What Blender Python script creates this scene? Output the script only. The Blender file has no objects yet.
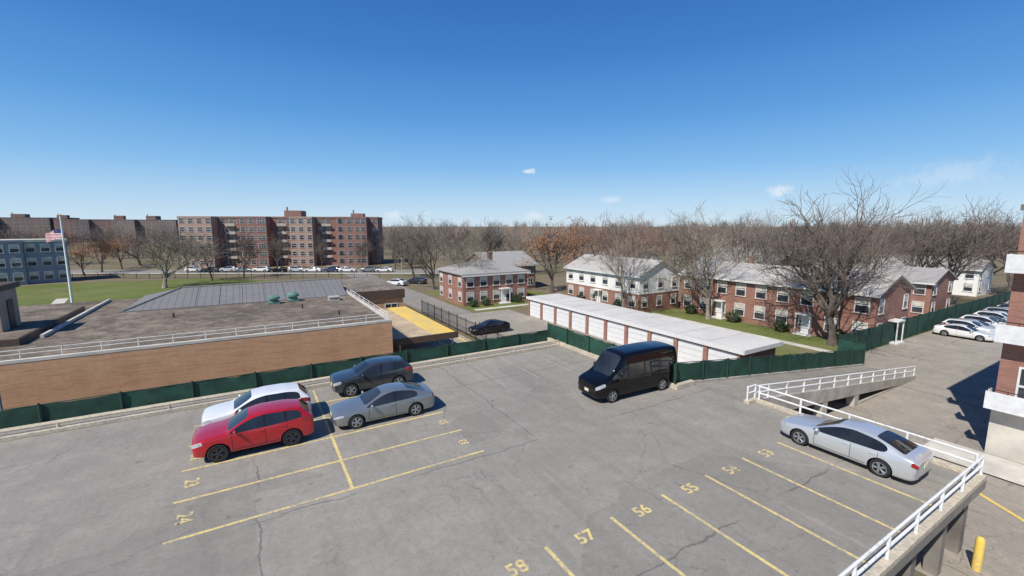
import bpy, bmesh, math, random
from mathutils import Vector, Matrix
from mathutils.bvhtree import BVHTree
R = math.radians
random.seed(7)
SC = bpy.context.scene
COL = SC.collection
A = R(30.8); CA, SA = math.cos(A), math.sin(A)
H = 9.4; GZ = -3.0
F = 440.0; PITCH = math.atan(62 / 440.0); CP, SP = math.cos(PITCH), math.sin(PITCH)
PI = math.pi

def P(u, w, z=0.0):
    return Vector((u * CA - w * SA, u * SA + w * CA, z))
def at(px, Y, z=GZ):
    fwd = Y * CP + (H - z) * SP
    return Vector(((px - 512) / F * fwd, Y, z))

# ------------------------------------------------------------------ materials
def nt(name):
    m = bpy.data.materials.new(name); m.use_nodes = True
    n = m.node_tree
    return m, n, n.nodes['Principled BSDF']
def N(n, t, ins=None, **kw):
    k = n.nodes.new(t)
    for a, b in kw.items(): setattr(k, a, b)
    if ins:
        for a, b in ins.items():
            if isinstance(b, bpy.types.NodeSocket): n.links.new(b, k.inputs[a])
            else: k.inputs[a].default_value = b
    return k
def c4(c): return (c[0], c[1], c[2], 1.0)
def mixc(n, fac, a, b, blend='MIX'):
    k = n.nodes.new('ShaderNodeMix'); k.data_type = 'RGBA'; k.blend_type = blend
    for i, v in ((0, fac), (6, a), (7, b)):
        if isinstance(v, bpy.types.NodeSocket): n.links.new(v, k.inputs[i])
        elif i == 0: k.inputs[0].default_value = v
        else: k.inputs[i].default_value = c4(v)
    return k.outputs[2]
def mrange(n, v, a, b, c=0.0, d=1.0):
    k = N(n, 'ShaderNodeMapRange', {0: v, 1: a, 2: b, 3: c, 4: d}); return k.outputs[0]
def math_(n, op, a, b=0.0):
    k = N(n, 'ShaderNodeMath', {0: a, 1: b}, operation=op); return k.outputs[0]
def noise(n, vec, scale, detail=4, rough=0.55):
    k = N(n, 'ShaderNodeTexNoise', {'Vector': vec, 'Scale': scale, 'Detail': detail, 'Roughness': rough})
    return k.outputs[0]
def pos(n): return N(n, 'ShaderNodeNewGeometry').outputs['Position']
def objc(n): return N(n, 'ShaderNodeTexCoord').outputs['Object']

def plain(name, c, rough=0.6, metal=0.0, var=0.18, scale=3.0, coat=0.0, bump=0.0, spec=0.5, det=4, c2=None):
    m, n, b = nt(name)
    p = pos(n)
    f = noise(n, p, scale, det)
    dark = tuple(x * (1 - var) for x in c); lite = c2 or tuple(min(1, x * (1 + var)) for x in c)
    col = mixc(n, mrange(n, f, 0.3, 0.7), dark, lite)
    n.links.new(col, b.inputs['Base Color'])
    b.inputs['Roughness'].default_value = rough; b.inputs['Metallic'].default_value = metal
    b.inputs['Coat Weight'].default_value = coat
    b.inputs['Specular IOR Level'].default_value = spec
    if bump:
        bm_ = N(n, 'ShaderNodeBump', {'Strength': bump, 'Distance': 0.02, 'Height': noise(n, p, scale * 12, 4)})
        n.links.new(bm_.outputs[0], b.inputs['Normal'])
    return m

def gravelmat(name, c):
    m, n, b = nt(name)
    p = objc(n)
    a = noise(n, p, 0.16, 6, 0.72); d = noise(n, p, 0.9, 8, 0.82); f = noise(n, p, 5.0, 4, 0.85)
    col = mixc(n, mrange(n, a, 0.38, 0.62), tuple(x * 0.55 for x in c), tuple(x * 1.3 for x in c))
    col = mixc(n, mrange(n, d, 0.46, 0.6, 0, 0.75), col, tuple(x * y for x, y in zip(c, (0.42, 0.4, 0.4))))
    col = mixc(n, mrange(n, d, 0.46, 0.32, 0, 0.6), col, tuple(x * 2.0 for x in c))
    col = mixc(n, mrange(n, f, 0.5, 0.7, 0, 0.6), col, tuple(x * 1.8 for x in c))
    n.links.new(col, b.inputs['Base Color']); b.inputs['Roughness'].default_value = 0.95
    b.inputs['Specular IOR Level'].default_value = 0.15
    bp = N(n, 'ShaderNodeBump', {'Strength': 0.7, 'Distance': 0.04, 'Height': f}); n.links.new(bp.outputs[0], b.inputs['Normal'])
    return m

def paint(name, c, metal=0.3, rough=0.28, dust=0.22, coat=1.0, spec=0.5):
    m, n, b = nt(name)
    p = pos(n)
    f = noise(n, p, 1.4, 4)
    col = mixc(n, mrange(n, f, 0.35, 0.7), tuple(x * 0.93 for x in c), c)
    # a film of road dust low on the body
    z = N(n, 'ShaderNodeSeparateXYZ', {0: objc(n)}).outputs[2]
    d = mrange(n, z, 0.65, 0.2, 0.0, dust)
    col = mixc(n, d, col, (0.16, 0.15, 0.13))
    n.links.new(col, b.inputs['Base Color'])
    b.inputs['Metallic'].default_value = metal; b.inputs['Roughness'].default_value = rough
    b.inputs['Specular IOR Level'].default_value = spec
    b.inputs['Coat Weight'].default_value = coat; b.inputs['Coat Roughness'].default_value = 0.03
    return m

def asphalt(name, dark, lite, crack=1.0, seams=0.0, speck=0.25):
    m, n, b = nt(name)
    p = objc(n)
    big = noise(n, p, 0.09, 5, 0.6)
    mid = noise(n, p, 0.7, 6, 0.7)
    fine = noise(n, p, 22.0, 3, 0.7)
    grain = noise(n, p, 5.0, 6, 0.85)
    col = mixc(n, mrange(n, big, 0.34, 0.64), dark, lite)
    col = mixc(n, mrange(n, mid, 0.40, 0.75, 0.0, 0.6), col, tuple(x * 0.7 for x in dark))
    col = mixc(n, mrange(n, mid, 0.48, 0.28, 0.0, 0.4), col, tuple(min(1, x * 1.18) for x in lite))
    col = mixc(n, mrange(n, grain, 0.46, 0.66, 0.0, 0.5), col, tuple(x * 0.6 for x in dark))
    col = mixc(n, mrange(n, grain, 0.44, 0.3, 0.0, 0.35), col, tuple(min(1, x * 1.3) for x in lite))
    col = mixc(n, mrange(n, fine, 0.3, 0.72, 0.0, speck * 1.6), col, tuple(min(1, x * 1.35) for x in lite))
    # streaks along the driving direction
    mp = N(n, 'ShaderNodeMapping', {'Vector': p, 'Scale': (0.9, 0.08, 1.0)})
    st = noise(n, mp.outputs[0], 1.6, 4)
    col = mixc(n, mrange(n, st, 0.52, 0.72, 0.0, 0.25), col, tuple(x * 0.6 for x in dark))
    # repaired patches with straight edges
    pv_ = N(n, 'ShaderNodeTexVoronoi', {'Vector': p, 'Scale': 0.16}, distance='CHEBYCHEV')
    pc = N(n, 'ShaderNodeSeparateColor', {0: pv_.outputs['Color']}).outputs[0]
    col = mixc(n, mrange(n, pc, 0.76, 0.78, 0.0, 0.22), col, tuple(x * 0.6 for x in dark))
    # oil spots
    sp = noise(n, p, 1.9, 3)
    col = mixc(n, mrange(n, sp, 0.66, 0.78, 0.0, 0.6), col, tuple(x * 0.32 for x in dark))
    # cracks
    nz = N(n, 'ShaderNodeTexNoise', {'Vector': p, 'Scale': 0.9, 'Detail': 6.0, 'Roughness': 0.75})
    off = N(n, 'ShaderNodeVectorMath', {0: nz.outputs[1], 1: (1.3, 1.3, 0.0)}, operation='MULTIPLY')
    pv = N(n, 'ShaderNodeVectorMath', {0: p, 1: off.outputs[0]}, operation='ADD')
    vo = N(n, 'ShaderNodeTexVoronoi', {'Vector': pv.outputs[0], 'Scale': 0.24}, feature='DISTANCE_TO_EDGE')
    msk = mrange(n, noise(n, p, 0.16, 3), 0.42, 0.6)
    ck = math_(n, 'MULTIPLY', mrange(n, vo.outputs[0], 0.0045, 0.001), msk)
    vo2 = N(n, 'ShaderNodeTexVoronoi', {'Vector': pv.outputs[0], 'Scale': 0.9}, feature='DISTANCE_TO_EDGE')
    msk2 = mrange(n, noise(n, p, 0.23, 3), 0.52, 0.64)
    ck2 = math_(n, 'MULTIPLY', mrange(n, vo2.outputs[0], 0.013, 0.003), msk2)
    ck = math_(n, 'MULTIPLY', math_(n, 'MAXIMUM', ck, ck2), 0.48 * crack)
    col = mixc(n, ck, col, (0.055, 0.052, 0.048))
    if seams:
        xyz = N(n, 'ShaderNodeSeparateXYZ', {0: p})
        wob = math_(n, 'MULTIPLY', noise(n, p, 0.8, 4), 0.7)
        for o, per in ((1, 3.9), (0, 5.4)):
            s = math_(n, 'PINGPONG', math_(n, 'ADD', xyz.outputs[o], wob), per)
            ln = mrange(n, s, 0.045, 0.02)
            ln = math_(n, 'MULTIPLY', ln, mrange(n, noise(n, p, 0.13 + 0.07 * o, 2), 0.43, 0.52, 0.0, seams))
            col = mixc(n, ln, col, (0.07, 0.067, 0.062))
    n.links.new(col, b.inputs['Base Color'])
    b.inputs['Roughness'].default_value = 0.92
    b.inputs['Specular IOR Level'].default_value = 0.2
    bp = N(n, 'ShaderNodeBump', {'Strength': 0.3, 'Distance': 0.01, 'Height': fine})
    n.links.new(bp.outputs[0], b.inputs['Normal'])
    return m

def worn(name, c, under, amt=0.45):
    m, n, b = nt(name)
    p = pos(n)
    f1 = noise(n, p, 7.0, 6, 0.75); f2 = noise(n, p, 0.6, 3)
    t = math_(n, 'ADD', f1, math_(n, 'MULTIPLY', f2, 0.45))
    col = mixc(n, mrange(n, t, 0.78 - amt * 0.3, 0.92 - amt * 0.1), c, under)
    n.links.new(col, b.inputs['Base Color']); b.inputs['Roughness'].default_value = 0.8
    return m

def brick(name, c1, c2, mortar, scale=1.0, patch=0.25, course=0.25):
    m, n, b = nt(name)
    o = objc(n)
    s = N(n, 'ShaderNodeSeparateXYZ', {0: o})
    cx = math_(n, 'ADD', s.outputs[0], s.outputs[1])
    v = N(n, 'ShaderNodeCombineXYZ', {0: cx, 1: s.outputs[2]})
    bt = N(n, 'ShaderNodeTexBrick', {'Vector': v.outputs[0], 'Color1': c4(c1), 'Color2': c4(c2), 'Mortar': c4(mortar),
           'Scale': scale, 'Mortar Size': 0.008, 'Brick Width': 0.22, 'Row Height': 0.075})
    f = noise(n, o, 0.5, 5, 0.65)
    col = mixc(n, mrange(n, f, 0.4, 0.75, 0.0, patch * 2), bt.outputs[0], tuple(x * 0.72 for x in c2))
    mp = N(n, 'ShaderNodeMapping', {'Vector': v.outputs[0], 'Scale': (3.0, 0.25, 1)})
    stn = noise(n, mp.outputs[0], 1.0, 4)
    col = mixc(n, mrange(n, stn, 0.5, 0.8, 0, 0.3), col, tuple(x * 0.6 for x in c1))
    # courses laid in slightly different batches
    mp2 = N(n, 'ShaderNodeMapping', {'Vector': v.outputs[0], 'Scale': (0.5, 5.5, 1)})
    cs = noise(n, mp2.outputs[0], 1.0, 3, 0.7)
    col = mixc(n, mrange(n, cs, 0.5, 0.62, 0, course * 1.6), col, tuple(x * 0.68 for x in c2))
    n.links.new(col, b.inputs['Base Color']); b.inputs['Roughness'].default_value = 0.85
    return m

def striped(name, c, axis, period, depth=0.5, rough=0.6, var=0.16):
    """boards, seams or panel grooves running across one object axis"""
    m, n, b = nt(name)
    o = objc(n)
    s = N(n, 'ShaderNodeSeparateXYZ', {0: o}).outputs[axis]
    pp = math_(n, 'PINGPONG', s, period / 2)
    ln = mrange(n, pp, period * 0.09, period * 0.02, 0.0, depth)
    f = noise(n, o, 0.8, 6, 0.65)
    col = mixc(n, mrange(n, f, 0.3, 0.7), tuple(x * (1 - var) for x in c), c)
    col = mixc(n, ln, col, tuple(x * 0.4 for x in c))
    n.links.new(col, b.inputs['Base Color']); b.inputs['Roughness'].default_value = rough
    return m

def grassmat(name, g1, g2, dirt, dirt_amt):
    m, n, b = nt(name)
    p = pos(n)
    a = noise(n, p, 0.06, 6, 0.65); c = noise(n, p, 2.5, 5, 0.7); d = noise(n, p, 0.11, 5, 0.7)
    col = mixc(n, mrange(n, a, 0.35, 0.65), g1, g2)
    col = mixc(n, mrange(n, c, 0.3, 0.75, 0, 0.45), col, tuple(x * 0.55 for x in g1))
    col = mixc(n, mrange(n, d, 0.62 - dirt_amt * 0.3, 0.72 - dirt_amt * 0.2, 0, 0.85), col, dirt)
    n.links.new(col, b.inputs['Base Color']); b.inputs['Roughness'].default_value = 0.95
    b.inputs['Specular IOR Level'].default_value = 0.1
    bp = N(n, 'ShaderNodeBump', {'Strength': 0.6, 'Distance': 0.05, 'Height': c})
    n.links.new(bp.outputs[0], b.inputs['Normal'])
    return m

def glassy(name, c, rough=0.06):
    m, n, b = nt(name)
    f = noise(n, pos(n), 0.6, 3)
    col = mixc(n, mrange(n, f, 0.35, 0.7), c, tuple(x * 2.2 + 0.01 for x in c))
    n.links.new(col, b.inputs['Base Color'])
    b.inputs['Roughness'].default_value = rough; b.inputs['Specular IOR Level'].default_value = 0.8
    return m

M = {}
M['deck'] = asphalt('deck_asphalt', (0.245, 0.227, 0.198), (0.322, 0.298, 0.26), 1.0, 0.5)
M['lot'] = asphalt('lot_asphalt', (0.28, 0.25, 0.207), (0.37, 0.33, 0.276), 1.4, 0.6)
M['road'] = asphalt('road_asphalt', (0.22, 0.205, 0.185), (0.295, 0.275, 0.248), 0.5, 0.0)
M['concrete'] = plain('concrete', (0.42, 0.385, 0.34), 0.85, var=0.25, scale=1.2, bump=0.2)
M['conc_light'] = plain('light_concrete', (0.57, 0.53, 0.46), 0.85, var=0.2, scale=0.9)
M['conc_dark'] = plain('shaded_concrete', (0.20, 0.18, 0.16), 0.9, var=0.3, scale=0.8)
M['brownwall'] = plain('brown_stucco', (0.34, 0.27, 0.21), 0.9, var=0.2, scale=0.7)
M['curb'] = worn('kerb_paint', (0.62, 0.54, 0.40), (0.38, 0.335, 0.275), 0.55)
M['yellow'] = worn('yellow_line_paint', (0.76, 0.59, 0.21), (0.33, 0.30, 0.25), 0.5)
M['faded'] = worn('faded_line_paint', (0.50, 0.44, 0.30), (0.29, 0.27, 0.235), 1.1)
M['yellow2'] = worn('bright_yellow_paint', (0.82, 0.56, 0.10), (0.55, 0.42, 0.2), 0.4)
M['white'] = worn('white_rail_paint', (0.78, 0.78, 0.76), (0.50, 0.46, 0.42), 0.1)
M['trim'] = plain('white_trim', (0.72, 0.71, 0.68), 0.6, var=0.08)
M['fence'] = plain('green_fence_fabric', (0.014, 0.060, 0.039), 0.75, var=0.4, scale=1.3, bump=0.3)
M['fpost'] = plain('fence_post_green', (0.02, 0.05, 0.035), 0.5)
M['iron'] = plain('black_iron', (0.012, 0.012, 0.013), 0.5)
M['gravel'] = gravelmat('roof_gravel', (0.205, 0.168, 0.132))
M['gravel2'] = gravelmat('roof_gravel_grey', (0.235, 0.20, 0.165))
M['schoolbrick'] = brick('tan_brick', (0.66, 0.365, 0.19), (0.57, 0.30, 0.15), (0.58, 0.42, 0.29), patch=0.2, course=0.3)
M['redbrick'] = brick('red_brick', (0.36, 0.16, 0.11), (0.29, 0.122, 0.088), (0.38, 0.29, 0.24))
M['darkbrick'] = brick('dark_brick', (0.27, 0.12, 0.088), (0.215, 0.092, 0.07), (0.29, 0.23, 0.19))
M['aptbrick'] = brick('apartment_brick', (0.29, 0.14, 0.11), (0.24, 0.11, 0.088), (0.30, 0.24, 0.21), patch=0.15)
M['apttan'] = brick('apartment_tan_brick', (0.44, 0.295, 0.225), (0.385, 0.25, 0.19), (0.42, 0.34, 0.29), patch=0.12)
M['farbrick'] = brick('far_brick', (0.21, 0.14, 0.125), (0.18, 0.12, 0.106), (0.22, 0.18, 0.165), patch=0.15)
M['siding'] = striped('white_siding', (0.86, 0.84, 0.80), 2, 0.22, 0.12, var=0.05)
M['bluesiding'] = striped('blue_grey_siding', (0.25, 0.28, 0.33), 2, 0.6, 0.3)
M['roofgrey'] = striped('grey_shingle', (0.36, 0.345, 0.325), 2, 0.18, 0.25, 0.9)
M['roofpale'] = striped('pale_shingle', (0.47, 0.45, 0.42), 2, 0.2, 0.2, 0.9)
M['seam'] = striped('standing_seam_metal', (0.225, 0.215, 0.205), 0, 0.6, 0.6, 0.6)
M['whiteroof'] = plain('white_roof_membrane', (0.60, 0.575, 0.53), 0.8, var=0.1, scale=0.35, det=8)
M['fascia'] = plain('brown_fascia', (0.085, 0.058, 0.042), 0.7)
M['doorwhite'] = striped('garage_door_white', (0.82, 0.82, 0.81), 2, 0.52, 0.35)
M['pane'] = glassy('window_glass', (0.03, 0.035, 0.042))
M['copper'] = plain('green_vent_paint', (0.11, 0.22, 0.175), 0.7, var=0.25)
M['tanpave'] = plain('tan_paving', (0.48, 0.37, 0.24), 0.9, var=0.3, scale=0.8, det=7)
M['grass'] = grassmat('lawn_grass', (0.125, 0.160, 0.043), (0.195, 0.215, 0.075), (0.235, 0.185, 0.12), 0.25)
M['ground'] = grassmat('rough_ground', (0.14, 0.14, 0.068), (0.20, 0.18, 0.10), (0.22, 0.17, 0.125), 0.75)
M['bark'] = plain('bark', (0.125, 0.10, 0.082), 0.95, var=0.35, scale=2.0)
M['barkpale'] = plain('pale_bark', (0.30, 0.255, 0.205), 0.95, var=0.35, scale=2.0)
M['twig'] = plain('bare_twigs', (0.150, 0.120, 0.100), 0.95, var=0.3, scale=0.5, det=1)
M['twigred'] = plain('reddish_twigs', (0.23, 0.138, 0.10), 0.95, var=0.3, scale=0.5, det=1)
M['twigpale'] = plain('pale_twigs', (0.24, 0.20, 0.158), 0.95, var=0.3, scale=0.5, det=1)
M['wood'] = plain('far_wood_twigs', (0.21, 0.185, 0.175), 0.95, var=0.2, scale=0.04, det=2)
M['wood2'] = plain('far_wood_brown_twigs', (0.25, 0.18, 0.145), 0.95, var=0.2, scale=0.04, det=2)
M['wood3'] = plain('far_wood_dark_twigs', (0.15, 0.13, 0.118), 0.95, var=0.2, scale=0.04, det=2)
M['leafbrown'] = plain('brown_leaves', (0.31, 0.155, 0.08), 0.9, var=0.45, scale=0.9, det=2)
M['leafgreen'] = plain('evergreen_leaves', (0.05, 0.08, 0.03), 0.8, var=0.4, scale=1.5, det=2)
M['glass'] = glassy('car_glass', (0.012, 0.014, 0.016), 0.03)
M['tyre'] = plain('tyre_rubber', (0.018, 0.018, 0.019), 0.85)
M['rim'] = plain('alloy_rim', (0.50, 0.50, 0.51), 0.35, 0.8, var=0.05)
M['rimdark'] = plain('dark_rim', (0.09, 0.09, 0.095), 0.35, 0.7, var=0.05)
M['black'] = plain('black_plastic', (0.013, 0.013, 0.014), 0.35)
M['lampglass'] = plain('headlamp_lens', (0.55, 0.57, 0.6), 0.08, 0.3, var=0.2, scale=9, coat=1.0)
M['taillens'] = plain('tail_lamp_lens', (0.30, 0.012, 0.012), 0.15, coat=1.0)
M['plate'] = plain('number_plate', (0.72, 0.66, 0.45), 0.5, var=0.1, scale=20)
M['pole'] = plain('white_pole', (0.80, 0.80, 0.78), 0.4, var=0.05)
M['slab'] = plain('white_balcony', (0.72, 0.72, 0.71), 0.7, var=0.1)
PAINT = {'red': paint('red_paint', (0.52, 0.010, 0.02), 0.2), 'white': paint('white_paint', (0.80, 0.80, 0.79), 0.0),
         'grey': paint('grey_paint', (0.30, 0.32, 0.325), 0.6), 'dark': paint('charcoal_paint', (0.06, 0.068, 0.072), 0.45),
         'silver': paint('silver_paint', (0.66, 0.68, 0.69), 0.45), 'black': paint('black_paint', (0.004, 0.004, 0.005), 0.0, 0.08, 0.03, 0.25, 0.35),
         'blue': paint('blue_paint', (0.03, 0.06, 0.15), 0.3)}

# ------------------------------------------------------------------ mesh builder
class MB:
    def __init__(s): s.v = []; s.f = []; s.m = []
    def add(s, vs, fs, m=0):
        o = len(s.v); s.v += [tuple(v) for v in vs]
        for f in fs: s.f.append(tuple(i + o for i in f)); s.m.append(m)
    def box(s, x0, x1, y0, y1, z0, z1, m=0):
        s.add([(x0, y0, z0), (x1, y0, z0), (x1, y1, z0), (x0, y1, z0), (x0, y0, z1), (x1, y0, z1), (x1, y1, z1), (x0, y1, z1)],
              [(0, 3, 2, 1), (4, 5, 6, 7), (0, 1, 5, 4), (1, 2, 6, 5), (2, 3, 7, 6), (3, 0, 4, 7)], m)
    def tube(s, p0, p1, r0, r1=None, n=6, m=0, cap=False):
        p0, p1 = Vector(p0), Vector(p1); r1 = r0 if r1 is None else r1
        d = (p1 - p0)
        if d.length < 1e-6: return
        d.normalize()
        a = d.orthogonal().normalized(); b = d.cross(a)
        vs = []
        for p, r in ((p0, r0), (p1, r1)):
            for k in range(n):
                t = 2 * PI * k / n
                vs.append(p + a * (math.cos(t) * r) + b * (math.sin(t) * r))
        fs = [(k, (k + 1) % n, n + (k + 1) % n, n + k) for k in range(n)]
        if cap: fs += [tuple(range(n - 1, -1, -1)), tuple(range(n, 2 * n))]
        s.add(vs, fs, m)
    def poly(s, pts, m=0): s.add(pts, [tuple(range(len(pts)))], m)
    def prism(s, pts, ax, a0, a1, m=0):
        """polygon (2-D) extruded along axis ax: 0 -> pts are (y,z), 1 -> (x,z), 2 -> (x,y)"""
        def mk(p, t):
            return (t, p[0], p[1]) if ax == 0 else (p[0], t, p[1]) if ax == 1 else (p[0], p[1], t)
        n = len(pts)
        vs = [mk(p, a0) for p in pts] + [mk(p, a1) for p in pts]
        fs = [tuple(range(n)), tuple(range(2 * n - 1, n - 1, -1))] + [(k, n + k, n + (k + 1) % n, (k + 1) % n) for k in range(n)]
        s.add(vs, fs, m)
    def lathe_y(s, prof, n=24, m=0, c=(0, 0, 0)):
        """prof: (radius, y)"""
        vs = []
        for r, y in prof:
            for k in range(n):
                t = 2 * PI * k / n
                vs.append((c[0] + r * math.cos(t), c[1] + y, c[2] + r * math.sin(t)))
        fs = []
        for i in range(len(prof) - 1):
            for k in range(n):
                fs.append((i * n + k, i * n + (k + 1) % n, (i + 1) * n + (k + 1) % n, (i + 1) * n + k))
        s.add(vs, fs, m)
    def lathe_z(s, prof, n=16, m=0, c=(0, 0, 0)):
        vs = []
        for r, z in prof:
            for k in range(n):
                t = 2 * PI * k / n
                vs.append((c[0] + r * math.cos(t), c[1] + r * math.sin(t), c[2] + z))
        fs = []
        for i in range(len(prof) - 1):
            for k in range(n):
                fs.append((i * n + k, i * n + (k + 1) % n, (i + 1) * n + (k + 1) % n, (i + 1) * n + k))
        s.add(vs, fs, m)
    def ell(s, c, r, m=0, n=12, k=8):
        vs = []; fs = []
        for i in range(k + 1):
            ph = PI * i / k
            for j in range(n):
                t = 2 * PI * j / n
                vs.append((c[0] + r[0] * math.sin(ph) * math.cos(t), c[1] + r[1] * math.sin(ph) * math.sin(t), c[2] + r[2] * math.cos(ph)))
        for i in range(k):
            for j in range(n): fs.append((i * n + j, (i + 1) * n + j, (i + 1) * n + (j + 1) % n, i * n + (j + 1) % n))
        s.add(vs, fs, m)
    def mesh(s, name, mats, smooth=False, fix=True):
        me = bpy.data.meshes.new(name)
        me.from_pydata(s.v, [], s.f)
        for m in mats: me.materials.append(m)
        me.polygons.foreach_set('material_index', s.m)
        if fix:
            bm = bmesh.new(); bm.from_mesh(me)
            bmesh.ops.recalc_face_normals(bm, faces=bm.faces[:]); bm.to_mesh(me); bm.free()
        if smooth:
            me.polygons.foreach_set('use_smooth', [True] * len(me.polygons)); me.set_sharp_from_angle(angle=R(38))
        me.update()
        return me
    def build(s, name, mats, parent=None, smooth=False, loc=None, rz=0.0, bevel=0.0, fix=True):
        if not isinstance(mats, (list, tuple)): mats = [mats]
        return link(name, s.mesh(name, mats, smooth, fix), parent, loc, rz, bevel)

def link(name, me, parent=None, loc=None, rz=0.0, bevel=0.0):
    o = bpy.data.objects.new(name, me); COL.objects.link(o)
    if parent is not None: o.parent = parent
    if loc is not None: o.location = loc
    o.rotation_euler = (0, 0, rz)
    if bevel:
        b = o.modifiers.new('bevel', 'BEVEL'); b.width = bevel; b.segments = 2; b.limit_method = 'ANGLE'
    return o
def tag(o, label, cat, group=None):
    o['label'] = label; o['category'] = cat
    if group: o['group'] = group
    return o
def thing(name, label, cat, loc=(0, 0, 0), rz=0.0, group=None):
    o = bpy.data.objects.new(name, None); COL.objects.link(o)
    o.empty_display_size = 0.3
    o.location = loc; o.rotation_euler = (0, 0, rz)
    return tag(o, label, cat, group)
def struct(o):
    o['kind'] = 'structure'; return o

# ------------------------------------------------------------------ camera, light, sky
cam = bpy.data.cameras.new('camera'); co = bpy.data.objects.new('camera', cam); COL.objects.link(co)
co.location = (0, 0, H); co.rotation_euler = (PI / 2 - PITCH, 0, 0)
cam.sensor_fit = 'HORIZONTAL'; cam.sensor_width = 36.0; cam.lens = 36.0 * F / 1024.0
cam.clip_start = 0.1; cam.clip_end = 20000
SC.camera = co
SC.view_settings.view_transform = 'Standard'; SC.view_settings.look = 'None'; SC.view_settings.exposure = 0

SUN_EL = R(48); sdir = Vector((-0.61, -0.79, 0)).normalized()
S = Vector((sdir.x * math.cos(SUN_EL), sdir.y * math.cos(SUN_EL), math.sin(SUN_EL)))
sl = bpy.data.lights.new('sun', 'SUN'); so = bpy.data.objects.new('sun', sl); COL.objects.link(so)
sl.energy = 5.0; sl.angle = R(0.53); sl.color = (1.0, 0.955, 0.88)
so.rotation_euler = (-S).to_track_quat('-Z', 'Y').to_euler(); so.location = (0, -20, 60)

wd = bpy.data.worlds.new('World'); SC.world = wd; wd.use_nodes = True
wn = wd.node_tree
bg = wn.nodes['Background']; bg.inputs[1].default_value = 0.1
sky = wn.nodes.new('ShaderNodeTexSky'); sky.sky_type = 'NISHITA'; sky.sun_disc = False
sky.sun_elevation = SUN_EL; sky.sun_rotation = math.atan2(sdir.x, sdir.y)
sky.air_density = 1.0; sky.dust_density = 0.3; sky.ozone_density = 1.6; sky.altitude = 0
dirn = wn.nodes.new('ShaderNodeTexCoord').outputs['Generated']
# clear spring sky: haze near the horizon, deep blue higher up
zz = N(wn, 'ShaderNodeSeparateXYZ', {0: dirn}).outputs[2]
rampn = wn.nodes.new('ShaderNodeValToRGB'); cr = rampn.color_ramp
wn.links.new(zz, rampn.inputs[0])
stops = [(0.0, (.62, .79, .93)), (0.05, (.45, .68, .92)), (0.12, (.23, .51, .87)), (0.22, (.098, .335, .76)), (0.34, (.045, .21, .60)), (0.46, (.026, .15, .49)), (1.0, (.012, .06, .24))]
cr.elements[0].position = stops[0][0]; cr.elements[0].color = c4(stops[0][1])
cr.elements[1].position = stops[-1][0]; cr.elements[1].color = c4(stops[-1][1])
for p_, c_ in stops[1:-1]:
    e = cr.elements.new(p_); e.color = c4(c_)
grad = mixc(wn, 1.0, rampn.outputs[0], (10, 10, 10), 'MULTIPLY')
skb = mixc(wn, 0.88, sky.outputs[0], grad)
cn = noise(wn, dirn, 34.0, 6, 0.65)
acc = None
def pixdir(px, py):
    u = (px - 512) / F; v = (288 - py) / F
    return Vector((u, CP + v * SP, -SP + v * CP)).normalized()
for px, py, r, am in ((527, 171, 0.021, 0.9), (780, 191, 0.034, 0.55), (955, 172, 0.07, 0.22), (612, 200, 0.028, 0.4),
                      (392, 214, 0.03, 0.4), (535, 216, 0.035, 0.4), (425, 213, 0.02, 0.3), (930, 178, 0.05, 0.2)):
    d = pixdir(px, py)
    s1 = N(wn, 'ShaderNodeVectorMath', {0: dirn, 1: tuple(d)}, operation='SUBTRACT')
    s2 = N(wn, 'ShaderNodeVectorMath', {0: s1.outputs[0], 1: (1, 1, 2.6)}, operation='MULTIPLY')
    ln = N(wn, 'ShaderNodeVectorMath', {0: s2.outputs[0]}, operation='LENGTH').outputs['Value']
    v = math_(wn, 'SUBTRACT', 1.0, math_(wn, 'DIVIDE', ln, r))
    v = math_(wn, 'ADD', v, math_(wn, 'MULTIPLY', math_(wn, 'SUBTRACT', cn, 0.5), 2.6))
    v = mrange(wn, v, 0.15, 0.85, 0.0, am)
    acc = v if acc is None else math_(wn, 'MAXIMUM', acc, v)
skc = mixc(wn, acc, skb, (8.8, 9.1, 9.4))
wn.links.new(skc, bg.inputs[0])

# ------------------------------------------------------------------ setting: ground, deck, roads
def sheet(name, pts, z, m, rot=True):
    b = MB(); b.poly([(p[0], p[1], z) for p in pts])
    return struct(b.build(name, m, rz=A if rot else 0.0))
g = MB(); g.poly([(-6000, -300, GZ), (6000, -300, GZ), (6000, 9000, GZ), (-6000, 9000, GZ)])
struct(g.build('ground', M['ground']))
sheet('driveway', [(20, -25), (140, -25), (140, 18.4), (46.5, 18.4), (46.5, 16.3), (20, 16.3)], GZ + 0.012, M['lot'])
sheet('garage_court', [(21.2, 16.6), (32.8, 16.6), (32.8, 56), (21.2, 56)], GZ + 0.012, M['lot'])
sheet('side_road', [(21.2, 56), (27.0, 56), (26.5, 150), (20.5, 150)], GZ + 0.010, M['road'])
sheet('lawn_by_house', [(27.6, 56.3), (47, 56.3), (47, 80), (27.6, 80)], GZ + 0.014, M['grass'])
sheet('garage_lawn', [(38.6, 19), (57, 19), (57, 62), (47.2, 62), (47.2, 56.2), (38.6, 56.2)], GZ + 0.016, M['grass'])
sheet('front_path', [(48.2, 19.2), (49.4, 19.2), (49.4, 43), (48.2, 43)], GZ + 0.024, M['conc_light'])
sheet('house_path', [(28.2, 57.6), (46, 57.6), (46, 58.7), (28.2, 58.7)], GZ + 0.024, M['conc_light'])
sheet('school_lawn', [(-150, 60), (20, 60), (20, 100), (-10, 127), (-150, 150)], GZ + 0.010, M['grass'])
sheet('school_yard', [(9.8, 29.5), (20.2, 29.5), (20.2, 57), (9.8, 57)], GZ + 0.012, M['lot'])
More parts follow.
